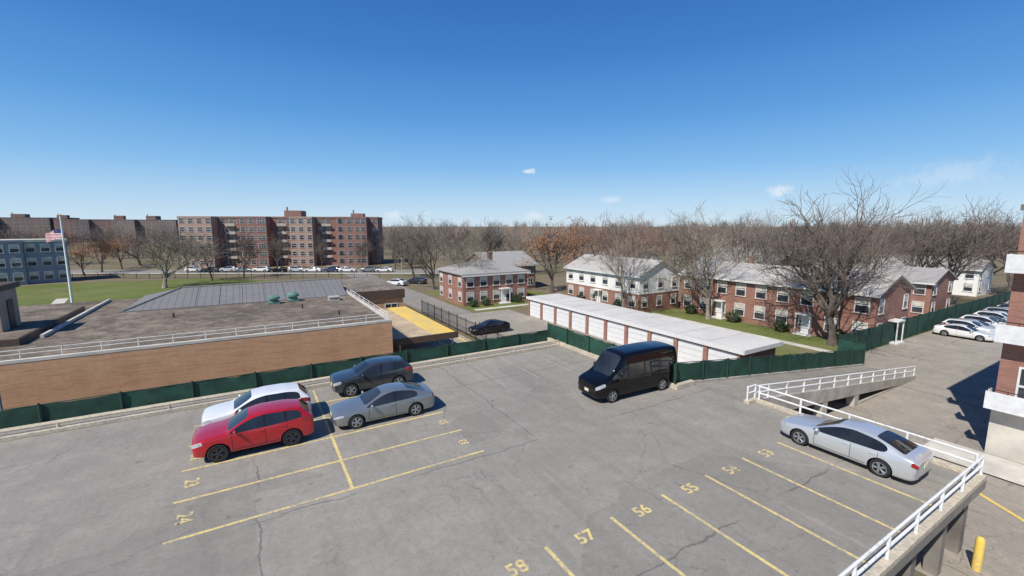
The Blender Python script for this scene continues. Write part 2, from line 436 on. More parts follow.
sheet('far_road', [(-190, 117), (4, 117), (4, 125), (-190, 125)], GZ + 0.03, M['road'], rot=False)
sheet('far_pavement', [(-190, 114.4), (4, 114.4), (4, 116.4), (-190, 116.4)], GZ + 0.05, M['conc_light'], rot=False)
sheet('lawn_path', [(-22, 62), (-20.4, 62), (-27.4, 104), (-29, 104)], GZ + 0.03, M['conc_light'])
sheet('building_pavement', [(31.0, -20), (33.8, -20), (33.8, 8.2), (31.0, 8.2)], GZ + 0.10, M['conc_light'])
# yellow markings in the yard and the driveway
ym = MB()
for (u0, u1, w0, w1) in ((16.8, 17.1, 36, 55), (19.3, 19.6, 36, 55), (10.6, 19.6, 31.6, 31.9), (10.6, 19.6, 33.6, 34.2), (12.5, 12.8, 32.0, 33.5), (15.5, 15.8, 32.0, 33.5)):
    ym.poly([(u0, w0, GZ + 0.02), (u1, w0, GZ + 0.02), (u1, w1, GZ + 0.02), (u0, w1, GZ + 0.02)])
struct(ym.build('yard_markings', M['yellow2'], rz=A))
ym = MB()
for (u0, w0, u1, w1) in ((25.4, 8.6, 30.4, 8.6), (26.6, 2.4, 28.8, 5.6), (25.4, 5.8, 30.4, 5.8), (25.4, 2.9, 28.4, 2.9), (25.4, 0.2, 28.4, 0.2)):
    d = Vector((u1 - u0, w1 - w0, 0)).normalized(); q = Vector((-d.y, d.x, 0)) * 0.09
    zq = GZ + 0.02 + 0.004 * (u0 == 26.6)
    a_, b_ = Vector((u0, w0, zq)), Vector((u1, w1, zq))
    ym.poly([a_ - q, b_ - q, b_ + q, a_ + q])
struct(ym.build('driveway_markings', M['yellow2'], rz=A))

# the parking deck: slab, edge beam, columns
UE, WE = 23.1, 4.05
dk = MB()
dpoly = [(-60, WE), (UE, WE), (UE, 13.0), (22.2, 13.0), (22.2, 16.3), (20.9, 16.3), (20.9, 29.0), (-60, 29.0)]
dk.prism(dpoly, 2, -0.35, 0.0)
struct(dk.build('parking_deck', M['deck'], rz=A))
dk = MB()
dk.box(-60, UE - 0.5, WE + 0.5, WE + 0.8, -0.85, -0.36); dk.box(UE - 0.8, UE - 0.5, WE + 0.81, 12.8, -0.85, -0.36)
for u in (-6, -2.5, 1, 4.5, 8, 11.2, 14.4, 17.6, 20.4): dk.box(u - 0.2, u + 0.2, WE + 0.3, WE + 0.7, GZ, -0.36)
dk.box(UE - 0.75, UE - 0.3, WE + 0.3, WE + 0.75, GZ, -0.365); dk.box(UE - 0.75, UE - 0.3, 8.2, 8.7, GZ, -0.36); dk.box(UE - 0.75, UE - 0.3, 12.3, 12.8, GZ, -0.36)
dk.box(-60, UE - 0.9, 8.0, 8.3, GZ, -0.36)  # back wall added to keep the space under the deck dark
struct(dk.build('deck_beams', M['conc_dark'], rz=A))  # shade below the deck put into the dark concrete colour
# kerb round the deck
kb = MB()
kb.box(-60, 20.6, 27.1, 27.4, 0.0, 0.2)
kb.box(-60, 20.6, 28.4, 28.65, 0.0, 0.1)
kb.box(20.6, 20.9, 16.0, 29.0, 0.0, 0.3)
kb.box(20.9, 22.2, 16.0, 16.3, 0.0, 0.3)
kb.box(UE - 0.3, UE, WE, 12.7, 0.0, 0.18)
kb.box(22.2, UE, 12.7, 13.0, 0.0, 0.18)
kb.box(-60, UE - 0.3, WE, WE + 0.3, 0.0, 0.18)
struct(kb.build('deck_kerb', M['curb'], rz=A, bevel=0.02))
# ramp down to the driveway
rp = MB()
rp.prism([(22.2, 0.0), (22.2, -0.45), (46.0, GZ - 0.3), (46.0, GZ + 0.16)], 1, 13.0, 16.3)
struct(rp.build('ramp', M['deck'], rz=A))
rw = MB()
def rz_(u): return -(u - 22.2) / 23.8 * 2.84
for w0, w1 in ((12.78, 13.0), (16.3, 16.55)):
    rw.prism([(22.3, rz_(22.3) + 0.16), (22.3, -0.9), (46.0, GZ - 0.2), (46.0, rz_(46) + 0.16)], 1, w0, w1)
for u in (26.5, 31.0, 35.5): rw.box(u - 0.3, u + 0.3, 12.8, 13.3, GZ, rz_(u) - 0.5)
rw.box(36, 46.0, 12.8, 13.02, GZ - 0.1, rz_(46) - 0.02)
struct(rw.build('ramp_walls', M['concrete'], rz=A))

# parking markings on the deck
def line(pm, u0, w0, u1, w1, z=0.006, wd=0.12):
    d = Vector((u1 - u0, w1 - w0, 0)).normalized(); q = Vector((-d.y, d.x, 0)) * wd / 2
    a_ = Vector((u0, w0, z)); b_ = Vector((u1, w1, z))
    pm.poly([a_ - q, b_ - q, b_ + q, a_ + q])
pm = MB()
for w in (15.6, 17.85, 20.15, 22.4, 24.6): line(pm, -2.85, w, 7.9, w)
line(pm, 2.6, 15.6, 2.6, 26.7, 0.010)
for u in (6.9, 9.5, 11.9, 14.3, 16.7, 19.3): line(pm, u, 9.65, u, 4.5)
struct(pm.build('parking_markings', M['yellow'], rz=A))
pm = MB()
for u in (12.5, 15.0, 17.5, 20.0): line(pm, u, 26.9, u, 21.8)
struct(pm.build('faded_markings', M['faded'], rz=A))

def number(txt, u, w, rot, size=0.64):
    cu = bpy.data.curves.new('t', 'FONT'); cu.body = txt; cu.size = size; cu.align_x = 'CENTER'; cu.align_y = 'CENTER'
    cu.offset = 0.016; cu.resolution_u = 3
    ob = bpy.data.objects.new('t', cu); COL.objects.link(ob)
    bpy.context.view_layer.update()
    me = bpy.data.meshes.new_from_object(ob.evaluated_get(bpy.context.evaluated_depsgraph_get()))
    bpy.data.objects.remove(ob); me.materials.clear(); me.materials.append(M['yellow'])
    me.name = 'stall_number'
    return link('stall_number', me, None, P(u, w, 0.012), A + rot)
for i, t in enumerate(('58', '57', '56', '55', '54', '53')):
    o = number(t, 5.75 + i * 2.44, 9.35, 0.0)
    tag(o, 'yellow stall number %s painted on the deck in the nearest row of stalls' % t, 'stall number', 'painted stall numbers')
for t, w in (('24', 16.7), ('23', 19.0), ('22', 21.2)):
    o = number(t, -2.45, w, -PI / 2)
    tag(o, 'small yellow stall number %s painted at the left end of the double row' % t, 'stall number', 'painted stall numbers')
for t, w in (('33', 16.7), ('32', 19.0), ('31', 21.2)):
    o = number(t, 7.5, w, PI / 2, 0.5)
    tag(o, 'small yellow stall number %s painted at the right end of the double row' % t, 'stall number', 'painted stall numbers')

# ------------------------------------------------------------------ railings and fences
def railing(name, label, a, b, z0, z1, hgt, rails, step, m, r=0.035, zbase=0.0, cat='railing'):
    """a,b in (u,w)"""
    A3 = P(a[0], a[1], z0); B3 = P(b[0], b[1], z1); L = (B3 - A3).length
    t = thing(name, label, cat, A3)
    n = max(1, round(L / step)); D = (B3 - A3)
    pb = MB(); pb.tube((0, 0, zbase), (0, 0, hgt), r * 1.15, n=8, cap=True)
    pmh = pb.mesh('post', [m], True)
    for i in range(n + 1):
        link('post', pmh, t, D * (i / n))
    for hz in rails:
        rb = MB(); rb.tube((0, 0, hz), (D.x, D.y, D.z + hz), r, n=8, cap=True)
        rb.build('rail', m, t, True)
    return t
railing('guard_railing', 'white two-bar railing along the right end of the deck beyond the silver sedan', (UE - .15, 12.6), (UE - .15, WE + .3), 0.18, 0.18, 0.74, (0.36, 0.72), 1.9, M['white'], 0.042)
railing('guard_railing', 'white two-bar railing along the near right edge of the deck running out of frame', (UE - .15, WE + .15), (-10, WE + .15), 0.18, 0.18, 0.74, (0.36, 0.72), 2.0, M['white'], 0.042)
railing('guard_railing', 'white two-bar railing sloping down along the near side of the ramp', (22.4, 12.9), (45.8, 12.9), 0.13, -2.66, 0.78, (0.38, 0.75), 1.9, M['white'], 0.048)
railing('guard_railing', 'short white railing at the head of the ramp', (22.3, 12.86), (UE - .1, 12.86), 0.18, 0.18, 0.75, (0.37, 0.72), 1.3, M['white'], 0.042)
railing('kerb_rail', 'low tan pipe rail on stubby posts along the far kerb of the deck', (-45, 27.25), (20.5, 27.25), 0.2, 0.2, 0.24, (0.22,), 4.0, M['curb'], 0.055)
railing('guard_railing', 'thin white railing along the front roof edge of the school', (-30, 36.3), (9.6, 36.3), 1.7, 1.7, 0.52, (0.26, 0.5), 1.8, M['white'], 0.02)
railing('guard_railing', 'thin white railing along the right roof edge of the school', (9.6, 36.6), (9.6, 52), 1.7, 1.7, 0.52, (0.26, 0.5), 2.1, M['white'], 0.02)

def fence(name, label, a, b, z0, z1, hgt, step, m=None, zlow=0.0, post=0.05):
    m = m or M['fence']
    A3 = P(a[0], a[1], z0); B3 = P(b[0], b[1], z1); D = B3 - A3; L = D.length
    t = thing(name, label, 'fence', A3)
    d = D.normalized(); q = Vector((-d.y, d.x, 0)).normalized()
    n = max(1, round(L / step)); k = n * 6
    pb = MB(); vs = []
    for i in range(k + 1):
        f = i / k
        for j in range(4):
            hh = zlow + (hgt - zlow) * j / 3
            off = (math.sin(i * 1.7 + j * 0.8) * 0.02 + random.uniform(-0.02, 0.02)) * (1 if (i % 6) else 0.2)
            sag = -0.05 * math.sin(PI * (i % 6) / 6) * (j == 3) * random.uniform(0.3, 1.4)
            c = D * f + q * off
            vs.append((c.x, c.y, c.z + hh + sag))
    fs = [(i * 4 + j, (i + 1) * 4 + j, (i + 1) * 4 + j + 1, i * 4 + j + 1) for i in range(k) for j in range(3)]
    pb.add(vs, fs); pb.build('fabric_panel', m, t, True, fix=False)
    po = MB(); po.tube((0, 0, 0), (0, 0, hgt + 0.1), post, n=8, cap=True); pmh = po.mesh('post', [M['fpost']], True)
    for i in range(n + 1):
        c = D * (i / n) - q * 0.07
        link('post', pmh, t, c)
    tr = MB(); c0 = q * 0.02
    tr.tube((c0.x, c0.y, hgt), (D.x + c0.x, D.y + c0.y, D.z + hgt), 0.03, n=6, cap=True)
    tr.build('top_rail', M['fpost'], t, True)
    return t
fence('screen_fence', 'long green fabric fence along the far edge of the deck before the school', (-48, 28.85), (20.7, 28.85), 0.0, 0.0, 0.92, 3.0)
fence('screen_fence', 'green fabric fence at the end of the deck behind the black van', (20.75, 28.9), (20.75, 16.2), 0.3, 0.3, 1.15, 2.6)
fence('screen_fence', 'green fabric fence sloping down along the far side of the ramp', (20.9, 16.42), (45.8, 16.42), 0.18, -2.64, 1.3, 2.6)
fence('screen_fence', 'tall green fence along the driveway behind the parked white cars', (46.4, 18.6), (125, 18.6), GZ, GZ, 2.3, 3.2)
fence('screen_fence', 'short green fence panel where the ramp meets the driveway', (46.1, 16.45), (46.1, 18.5), GZ, GZ, 2.2, 1.0)

# iron fences
def iron_fence(label, a3, b3, hgt, step, gap=0.16):
    D = b3 - a3; L = D.length
    t = thing('iron_fence', label, 'fence', a3)
    m = MB(); n = int(L / gap)
    for i in range(n + 1):
        c = D * (i / n); m.tube((c.x, c.y, 0.1), (c.x, c.y, hgt), 0.014, n=4)
    for hz in (0.2, hgt - 0.2): m.tube((0, 0, hz), (D.x, D.y, hz), 0.025, n=4)
    m.build('bars', M['iron'], t)
    pb = MB(); pb.tube((0, 0, 0), (0, 0, hgt + 0.12), 0.05, n=6, cap=True); pmh = pb.mesh('post', [M['iron']])
    k = round(L / step)
    for i in range(k + 1): link('post', pmh, t, D * (i / k))
iron_fence('black iron fence between the school yard and the garage court', P(20.7, 30, GZ), P(20.7, 60, GZ), 1.9, 2.5)
iron_fence('black iron fence in front of the school yard', P(9.9, 30.2, GZ), P(20.6, 30.2, GZ), 2.2, 2.4)
iron_fence('low dark fence crossing the far lawn before the street cars', at(60, 104), at(380, 104), 1.3, 3.0, 0.5)

# ------------------------------------------------------------------ windows and buildings
WC = {}
def window_meshes(w, h, style):
    k = (w, h, style)
    if k in WC: return WC[k]
    f = MB(); t = 0.09 if style != 3 else 0.05
    f.box(-w / 2 - t, -w / 2, -0.06, 0.0, -t, h + t); f.box(w / 2, w / 2 + t, -0.06, 0.0, -t, h + t)
    f.box(-w / 2, w / 2, -0.06, 0.0, h, h + t); f.box(-w / 2 - 0.14, w / 2 + 0.14, -0.11, 0.0, -t - 0.06, -t)
    f.box(-w / 2, w / 2, -0.05, 0.0, h * 0.48, h * 0.54)
    if style == 2: f.box(-0.04, 0.04, -0.052, 0.0, 0, h * 0.48); f.box(-0.04, 0.04, -0.052, 0.0, h * 0.54, h)
    p = MB(); p.box(-w / 2, w / 2, -0.02, 0.0, 0, h)
    if style == 1: p.box(-w / 2 + 0.03, w / 2 - 0.03, -0.024, -0.021, h * 0.6, h - 0.02, 1)
    WC[k] = (f.mesh('window', [M['trim']]), p.mesh('pane', [M['pane'], M['conc_light']])); return WC[k]
FACE = {'-b': 0.0, '-a': -PI / 2, '+a': PI / 2, '+b': PI}
def put_window(root, face, s, z, lx, ly, w, h, style=1, off=0.004, pane=True):
    fm, pm_ = window_meshes(w, h, style)
    if face == '-b': loc = (s, -ly - off, z)
    elif face == '-a': loc = (-lx - off, s, z)
    elif face == '+a': loc = (lx + off, s, z)
    else: loc = (s, ly + off, z)
    o = link('window', fm, root, loc, FACE[face])
    if pane: link('pane', pm_, o)
    return o
def even(n, half, m=1.2):
    return [(-half + m) + (2 * half - 2 * m) * i / max(1, n - 1) for i in range(n)]

def house(label, u0, u1, w0, w1, eave, rise, axis, wallm, roofm, upper=None, hip=False, faces=(), doors=(), chim=None, name='row_house', cat='house', group=None):
    lx, ly = (u1 - u0) / 2, (w1 - w0) / 2
    t = thing(name, label, cat, P((u0 + u1) / 2, (w0 + w1) / 2, GZ), A, group)
    b = MB(); ztop = eave if upper is None else eave * 0.5
    b.box(-lx, lx, -ly, ly, 0, ztop)
    b.build('wall', wallm, t)
    off = 0.0
    um = upper or wallm
    if upper is not None:
        off = 0.06
        b = MB(); b.box(-lx - off, lx + off, -ly - off, ly + off, ztop - 0.001, eave)
        b.build('upper_wall', upper, t)
    o = 0.4
    th = 0.16
    rf = MB()
    if hip:
        rr = min(lx, ly)
        ax, ay = (0, ly - rr) if ly > lx else (lx - rr, 0)
        e = [(-lx - o, -ly - o), (lx + o, -ly - o), (lx + o, ly + o), (-lx - o, ly + o)]
        vs = [(x, y, eave) for x, y in e] + [(x, y, eave + th) for x, y in e]
        rdg = [(-ax, -ay, eave + rise), (ax, ay, eave + rise)] if (ax or ay) else [(-0.02, 0, eave + rise), (0.02, 0, eave + rise)]
        vs += rdg
        fs = [(0, 3, 2, 1), (0, 1, 5, 4), (1, 2, 6, 5), (2, 3, 7, 6), (3, 0, 4, 7)]
        if ly > lx: fs += [(4, 5, 8), (5, 6, 9, 8), (6, 7, 9), (7, 4, 8, 9)]
        else: fs += [(4, 5, 9, 8), (5, 6, 9), (6, 7, 8, 9), (7, 4, 8)]
        rf.add(vs, fs)
    else:
        half = lx if axis == 'w' else ly
        k = rise / half
        pr = [(-half - o, eave - o * k), (0, eave + rise), (half + o, eave - o * k), (half + o, eave - o * k + th), (0, eave + rise + th), (-half - o, eave - o * k + th)]
        if axis == 'w': rf.prism(pr, 1, -ly - o, ly + o)
        else: rf.prism(pr, 0, -lx - o, lx + o)
        gb = MB(); tri = [(-half, eave + 0.001), (half, eave + 0.001), (0, eave + rise - 0.02)]
        if axis == 'w': gb.prism(tri, 1, -ly - off, ly + off)
        else: gb.prism(tri, 0, -lx - off, lx + off)
        gb.build('gable', um, t)
    ro = rf.build('roof', roofm, t)
    if chim:
        for cx, cy in chim:
            c = MB(); c.box(cx - 0.35, cx + 0.35, cy - 0.35, cy + 0.35, eave + rise * 0.3, eave + rise + 0.9); c.box(cx - 0.42, cx + 0.42, cy - 0.42, cy + 0.42, eave + rise + 0.9, eave + rise + 1.02)
            c.build('chimney', M['darkbrick'], ro)
    gt = MB()
    zg = eave - 0.16 if not hip else eave - 0.14
    if axis == 'w': gt.box(-lx - o - 0.12, -lx - o + 0.0, -ly - o, ly + o, zg - 0.1, zg + 0.1)
    else: gt.box(-lx - o, lx + o, -ly - o - 0.12, -ly - o, zg - 0.1, zg + 0.1)
    gt.build('gutter', M['trim'], ro)
    for face, n, zs, w, h, style in faces:
        half = ly if face[1] == 'a' else lx
        for z in zs:
            hi = z > ztop - 0.3 and upper is not None
            for i, s in enumerate(even(n, half)):
                put_window(t, face, s, z, lx, ly, w, h, style, 0.004 + (off if hi else 0))
    for face, s in doors:
        d = MB()
        d.box(-0.5, 0.5, -0.05, 0, 0.15, 2.2); d.box(-0.85, 0.85, -0.9, 0, 2.35, 2.5); d.box(-0.8, -0.7, -0.85, -0.75, 0.15, 2.35); d.box(0.7, 0.8, -0.85, -0.75, 0.15, 2.35); d.box(-0.9, 0.9, -1.0, 0, 0, 0.14)
        loc = (s, -ly - 0.005, 0) if face == '-b' else (-lx - 0.005, s, 0)
        link('door', d.mesh('door', [M['trim']]), t, loc, FACE[face])
    return t

house('long two-storey red brick row house behind the garages, right of the white house', 54.5, 63, 18.9, 42.5, 5.5, 1.7, 'w', M['redbrick'], M['roofpale'],
      faces=(('-a', 9, (0.9, 3.5), 1.2, 1.45, 1), ('-b', 2, (0.9, 3.5), 1.0, 1.4, 1)), doors=(('-a', -5.4), ('-a', 5.4), ('-b', 0.0)), chim=((1.5, -6), (1.5, 5)))
house('white sided row house over a brick lower storey, beyond the far garages', 47.2, 55.7, 43.9, 60.5, 5.4, 1.9, 'w', M['redbrick'], M['roofpale'], upper=M['siding'],
      faces=(('-a', 6, (0.9, 3.5), 1.1, 1.35, 1), ('-b', 3, (0.9, 3.5), 0.95, 1.3, 1)), doors=(('-a', 0.0),), chim=((1.2, 2),))
house('brick house with hipped grey roof at the corner of the side road', 27.9, 39.6, 61.5, 71.5, 4.9, 2.0, 'u', M['redbrick'], M['roofgrey'], hip=True,
      faces=(('-b', 5, (0.8, 3.1), 1.1, 1.3, 1), ('-a', 3, (0.8, 3.1), 1.1, 1.3, 1)), doors=(('-b', 1.3),), chim=((2, 1),))
house('brick house partly hidden behind the corner house with the hipped roof', 38.5, 49, 73, 84, 4.9, 2.2, 'u', M['darkbrick'], M['roofgrey'],
      faces=(('-b', 4, (0.8, 3.1), 1.1, 1.3, 2),))
house('brick row house with grey roof at right, beyond the long brick row', 77, 85, 21, 36, 5.0, 1.5, 'w', M['redbrick'], M['roofgrey'],
      faces=(('-a', 5, (0.9, 3.4), 1.1, 1.35, 1), ('-b', 2, (0.9, 3.4), 1.0, 1.3, 1)), doors=(('-a', 0.0),))
house('far brick row house behind the long brick row, half hidden by bare trees', 88, 96, 48, 66, 4.6, 1.5, 'w', M['darkbrick'], M['roofgrey'],
      faces=(('-a', 7, (0.7, 3.0), 1.1, 1.3, 1), ('-b', 2, (0.7, 3.0), 1.0, 1.3, 1)))
house('far white sided row house between bare trees above the white house', 84, 92, 80, 94, 4.6, 1.6, 'w', M['redbrick'], M['roofgrey'], upper=M['siding'],
      faces=(('-a', 6, (0.7, 3.0), 1.1, 1.3, 1), ('-b', 2, (0.7, 3.0), 1.0, 1.3, 1)))
house('far white gabled row house at right edge above the parked cars', 110, 118, 24, 40, 4.8, 1.6, 'w', M['siding'], M['roofgrey'],
      faces=(('-a', 5, (0.9, 3.2), 1.1, 1.3, 1), ('-b', 2, (0.9, 3.2), 1.0, 1.3, 1)))
house('farthest brick house with grey roof behind trees at right of centre', 112, 120, 58, 78, 4.8, 1.6, 'w', M['darkbrick'], M['roofgrey'],
      faces=(('-a', 6, (0.8, 3.2), 1.1, 1.3, 1), ('-b', 2, (0.8, 3.2), 1.0, 1.3, 1)))

# garage row
GW0, GW1 = 19.8, 50.6
t = thing('garage_row', 'long low row of garages with white doors and a flat white roof', 'garages', P(36, (GW0 + GW1) / 2, GZ), A)
ly = (GW1 - GW0) / 2
b = MB(); b.box(-3.0, 2.0, -ly, ly, 0, 2.45)
pitch = 2 * ly / 10.0
b.build('wall', M['redbrick'], t)
b = MB()
for i in range(11):
    y = -ly + i * pitch
    b.box(-3.18, -3.005, max(-ly, y - 0.2), min(ly, y + 0.2), 0, 2.4)
b.build('piers', M['redbrick'], t)
dm = MB(); dm.box(-0.06, 0, -pitch / 2 + 0.26, pitch / 2 - 0.26, 0.02, 2.2)
for k in range(4): dm.box(-0.085, -0.061, -pitch / 2 + 0.36, pitch / 2 - 0.36, 0.12 + k * 0.52, 0.12 + k * 0.52 + 0.38)
dme = dm.mesh('garage_door', [M['doorwhite']])
for i in range(10): link('garage_door', dme, t, (-3.01, -ly + (i + 0.5) * pitch, 0))
rb = MB(); rb.box(-3.25, 2.3, -ly - 0.35, ly + 0.35, 2.46, 2.68)
ro = rb.build('roof', M['whiteroof'], t, bevel=0.02)
fb = MB(); fb.box(-3.32, -3.255, -ly - 0.36, ly + 0.36, 2.36, 2.72); fb.box(-3.25, 2.3, -ly - 0.42, -ly - 0.355, 2.36, 2.72); fb.build('roof_edge', M['trim'], ro)
sb = MB()
for i in range(1, 10): sb.box(-3.2, 2.25, -ly + i * pitch - 0.03, -ly + i * pitch + 0.03, 2.684, 2.71)
sb.build('roof_seams', M['conc_light'], ro)

# the school
def lbox(mb, u0, u1, w0, w1, z0, z1, m=0): mb.box(u0, u1, w0, w1, z0 - GZ, z1 - GZ, m)
t = thing('school_building', 'low tan brick school with wide gravel roof beside the deck', 'school', P(0, 0, GZ), A)
b = MB(); lbox(b, -60, 9.8, 36, 62, GZ, 1.5); b.build('wall', M['schoolbrick'], t)
b = MB(); lbox(b, -60, 9.5, 36.3, 61.7, 1.502, 1.56); rfo = b.build('roof', M['gravel'], t)
b = MB(); lbox(b, -60, 9.82, 35.98, 36.28, 1.504, 1.68); lbox(b, 9.52, 9.82, 36.282, 62, 1.504, 1.68); b.build('coping', M['conc_light'], t)
b = MB(); lbox(b, -13.1, -12.9, 43, 61, 1.57, 1.8); b.build('roof_curb', M['conc_light'], t)
b = MB(); lbox(b, -60, -13.5, 41, 55, 1.562, 2.0); b.build('raised_roof', M['fascia'], t)
b = MB(); lbox(b, -60, -13.6, 41.1, 54.9, 2.002, 2.03); b.build('raised_roof_gravel', M['gravel'], t)
b = MB(); lbox(b, -60, -15.2, 44, 47, 2.04, 4.9); b.build('upper_block', M['brownwall'], t)
b = MB(); lbox(b, -60, -15.0, 43.85, 47.15, 4.9, 5.3); b.build('upper_fascia', M['fascia'], t)
b = MB(); b.box(-0.01, 0.04, -1.0, -0.1, 0, 2.1); b.build('roof_door', M['iron'], t, loc=(-15.19, 46.2, 2.04 - GZ))
# gently pitched metal roof with a hip at its left end
z0, z1 = 1.57 - GZ, 2.85 - GZ
b = MB()
vs = [(-10.5, 52.2, z0), (9.3, 52.2, z0), (9.3, 64, z0), (-10.5, 64, z0), (-6.5, 58.2, z1), (9.3, 58.2, z1)]
b.add(vs, [(0, 1, 5, 4), (1, 2, 5), (2, 3, 4, 5), (3, 0, 4), (0, 3, 2, 1)])
b.build('metal_roof', M['seam'], t)
b = MB(); b.box(-10.6, 9.4, 52.02, 52.19, z0 - 0.02, z0 + 0.08); b.tube((-6.5, 58.2, z1 + .03), (9.3, 58.2, z1 + .03), 0.1, n=6); b.tube((-10.5, 52.2, z0 + .03), (-6.5, 58.2, z1 + .03), 0.1, n=6)
for x in range(-5, 9, 2): b.tube((x, 52.2, z0 + .02), (x, 58.2, z1 + .02), 0.035, n=4)
b.build('roof_flashing', M['seam'], t)
def vent(u, w, r, h):
    v = MB(); v.lathe_z([(r * 0.75, 0), (r * 0.75, h * 0.45), (r * 1.15, h * 0.5), (r * 1.1, h * 0.75), (r * 0.6, h), (0.001, h * 1.05)], 14)
    v.box(-r, r, -r, r, -0.2, 0.0)
    v.build('roof_vent', M['copper'], rfo, True, (u, w, 1.76 - GZ))
vent(1.8, 50.4, 0.5, 0.65); vent(3.6, 51.1, 0.55, 0.75)
for (u, w) in ((-6, 47), (4, 46), (6.5, 41)):
    v = MB(); v.tube((0, 0, 0), (0, 0, 0.4), 0.06, n=8, cap=True); v.build('roof_pipe', M['iron'], rfo, True, (u, w, 1.56 - GZ))
for (u, w, a_, c_, h_) in ((7.4, 49.5, 0.5, 0.5, 0.35),):
    v = MB(); v.box(-a_, a_, -c_, c_, 0, h_); v.box(-a_ - 0.06, a_ + 0.06, -c_ - 0.06, c_ + 0.06, h_, h_ + 0.07); v.build('roof_hatch', M['concrete'], rfo, False, (u, w, 1.56 - GZ))
# school annex beyond the roof corner
t = thing('school_annex', 'brick annex with dark brown fascia behind the school roof corner', 'building', P(13, 60, GZ), A)
b = MB(); b.box(-3, 3.2, -6, 8, 0, 3.5); b.build('wall', M['schoolbrick'], t)
b = MB(); b.box(-3.2, 3.4, -6.2, 8.2, 3.5, 4.6); b.build('fascia', M['fascia'], t)
b = MB(); b.box(-3.15, 3.35, -6.15, 8.15, 4.602, 4.65); b.build('roof', M['gravel2'], t)
for s in (-4.0, -1.0, 2.0, 5.0): put_window(t, '+a', s, 1.2, 3.2, 6, 1.6, 1.6, 2)
for s in (-1.7, 1.7): put_window(t, '-b', s, 1.2, 3.2, 6, 1.4, 1.6, 2)
t = thing('entrance_canopy', 'tan canopy with a broad yellow strip along its right side in the school yard', 'canopy', P(13.2, 45.0, GZ), A)
b = MB(); b.box(-2.9, 0.6, -8.0, 7.5, 2.3, 2.6); b.build('canopy_roof', M['tanpave'], t)
b = MB(); b.box(0.602, 2.8, -8.0, 7.5, 2.3, 2.63); b.build('yellow_strip', M['yellow2'], t)
b = MB(); b.box(2.81, 2.95, -8.0, 7.5, 2.15, 2.7); b.box(-2.9, 2.95, -8.2, -8.01, 2.15, 2.7); b.build('canopy_edge', M['fascia'], t)
cm = MB(); cm.tube((0, 0, 0), (0, 0, 2.3), 0.09, n=8)
cme = cm.mesh('column', [M['concrete']], True)
for x, y in ((2.6, -7.6), (2.6, -2.6), (2.6, 2.4), (2.6, 7.2), (-2.4, -7.6)): link('column', cme, t, (x, y, 0))

# far buildings
def block(label, c, wx, dy, h, rz, wallm, floors, cols, bays=(), name='apartment_block', cat='apartment building', winm=(1.4, 1.4), pent=(), wst=3):
    t = thing(name, label, cat, c, rz)
    b = MB(); b.box(-wx / 2, wx / 2, -dy / 2, dy / 2, 0, h); b.build('wall', wallm, t)
    b = MB(); b.box(-wx / 2 - 0.15, wx / 2 + 0.15, -dy / 2 - 0.15, dy / 2 + 0.15, h, h + 0.5); b.build('parapet', M['conc_light'] if wallm is M['bluesiding'] else wallm, t)
    for (x0, x1, d, m) in bays:
        b = MB(); b.box(x0, x1, -dy / 2 - d, -dy / 2, 0, h - 0.05); b.box(x0 - 0.1, x1 + 0.1, -dy / 2 - d - 0.1, -dy / 2 - 0.16, h - 0.05, h + 0.45)
        b.build('bay', m, t)
    for (x0, x1, y0, y1, hh) in pent:
        b = MB(); b.box(x0, x1, y0, y1, h + 0.5, h + 0.5 + hh); b.box(x0 + 0.6, x0 + 1.0, y0 + 0.4, y0 + 0.8, h + 0.5 + hh, h + hh + 1.6); b.build('penthouse', wallm, t)
    fm, pm_ = window_meshes(winm[0], winm[1], wst)
    extra = MB()
    fh = h / floors
    spots = []
    for k in range(cols):
        x = -wx / 2 + (k + 0.5) * wx / cols
        y = -dy / 2 - 0.01
        for (x0, x1, d, m) in bays:
            if x0 - 0.9 < x < x0 + 0.8: x = x0 + 1.0
            elif x1 - 0.8 < x < x1 + 0.9: x = x1 - 1.0
            if x0 < x < x1: y = -dy / 2 - d - 0.01
        for f in range(floors): spots.append((x, y, f * fh + 0.95))
    for i, s in enumerate(spots):
        if i < 96:
            o = link('window', fm, t, s); link('pane', pm_, o)
        else:
            x, y, z = s; w, h2 = winm
            extra.box(x - w / 2 - 0.05, x + w / 2 + 0.05, y - 0.05, y, z - 0.05, z + h2 + 0.05, 0)
            extra.box(x - w / 2, x + w / 2, y - 0.07, y - 0.052, z, z + h2 * 0.47, 1); extra.box(x - w / 2, x + w / 2, y - 0.07, y - 0.052, z + h2 * 0.54, z + h2, 1)
    if extra.v:
        o = extra.build('window_rows', [M['trim'], M['pane']], t); o['kind'] = 'stuff'
    return t
ab = block('six-storey red brick apartment block beyond the far street, left of centre', at(294, 145), 56, 13, 14.8, R(10), M['aptbrick'], 6, 24,
      bays=((-27.8, -19, 4.0, M['apttan']), (-11.5, -4, 4.0, M['aptbrick']), (2.5, 9, 4.0, M['apttan']), (16, 25, 4.0, M['aptbrick'])), pent=((-1, 4, -3, 3, 2.0), (19, 23, -2, 2, 1.2)), winm=(1.3, 1.25))
for x in (-15.3, -0.7, 12.4):
    for f in range(1, 6):
        b = MB(); b.box(x - 1.3, x + 1.3, -7.5, -6.52, f * 2.467, f * 2.467 + 0.12); b.box(x - 1.3, x + 1.3, -7.5, -7.43, f * 2.467 + 0.122, f * 2.467 + 0.8)
        b.build('balcony', M['concrete'], ab)
block('dark brick apartment block on the skyline at the left edge', at(28, 335), 58, 16, 18.2, R(20), M['farbrick'], 7, 16,
      bays=((-20, -10, 3.5, M['farbrick']), (10, 20, 3.5, M['farbrick'])), pent=((-6, 2, -3, 3, 2.6), (20, 26, -2, 2, 2)))
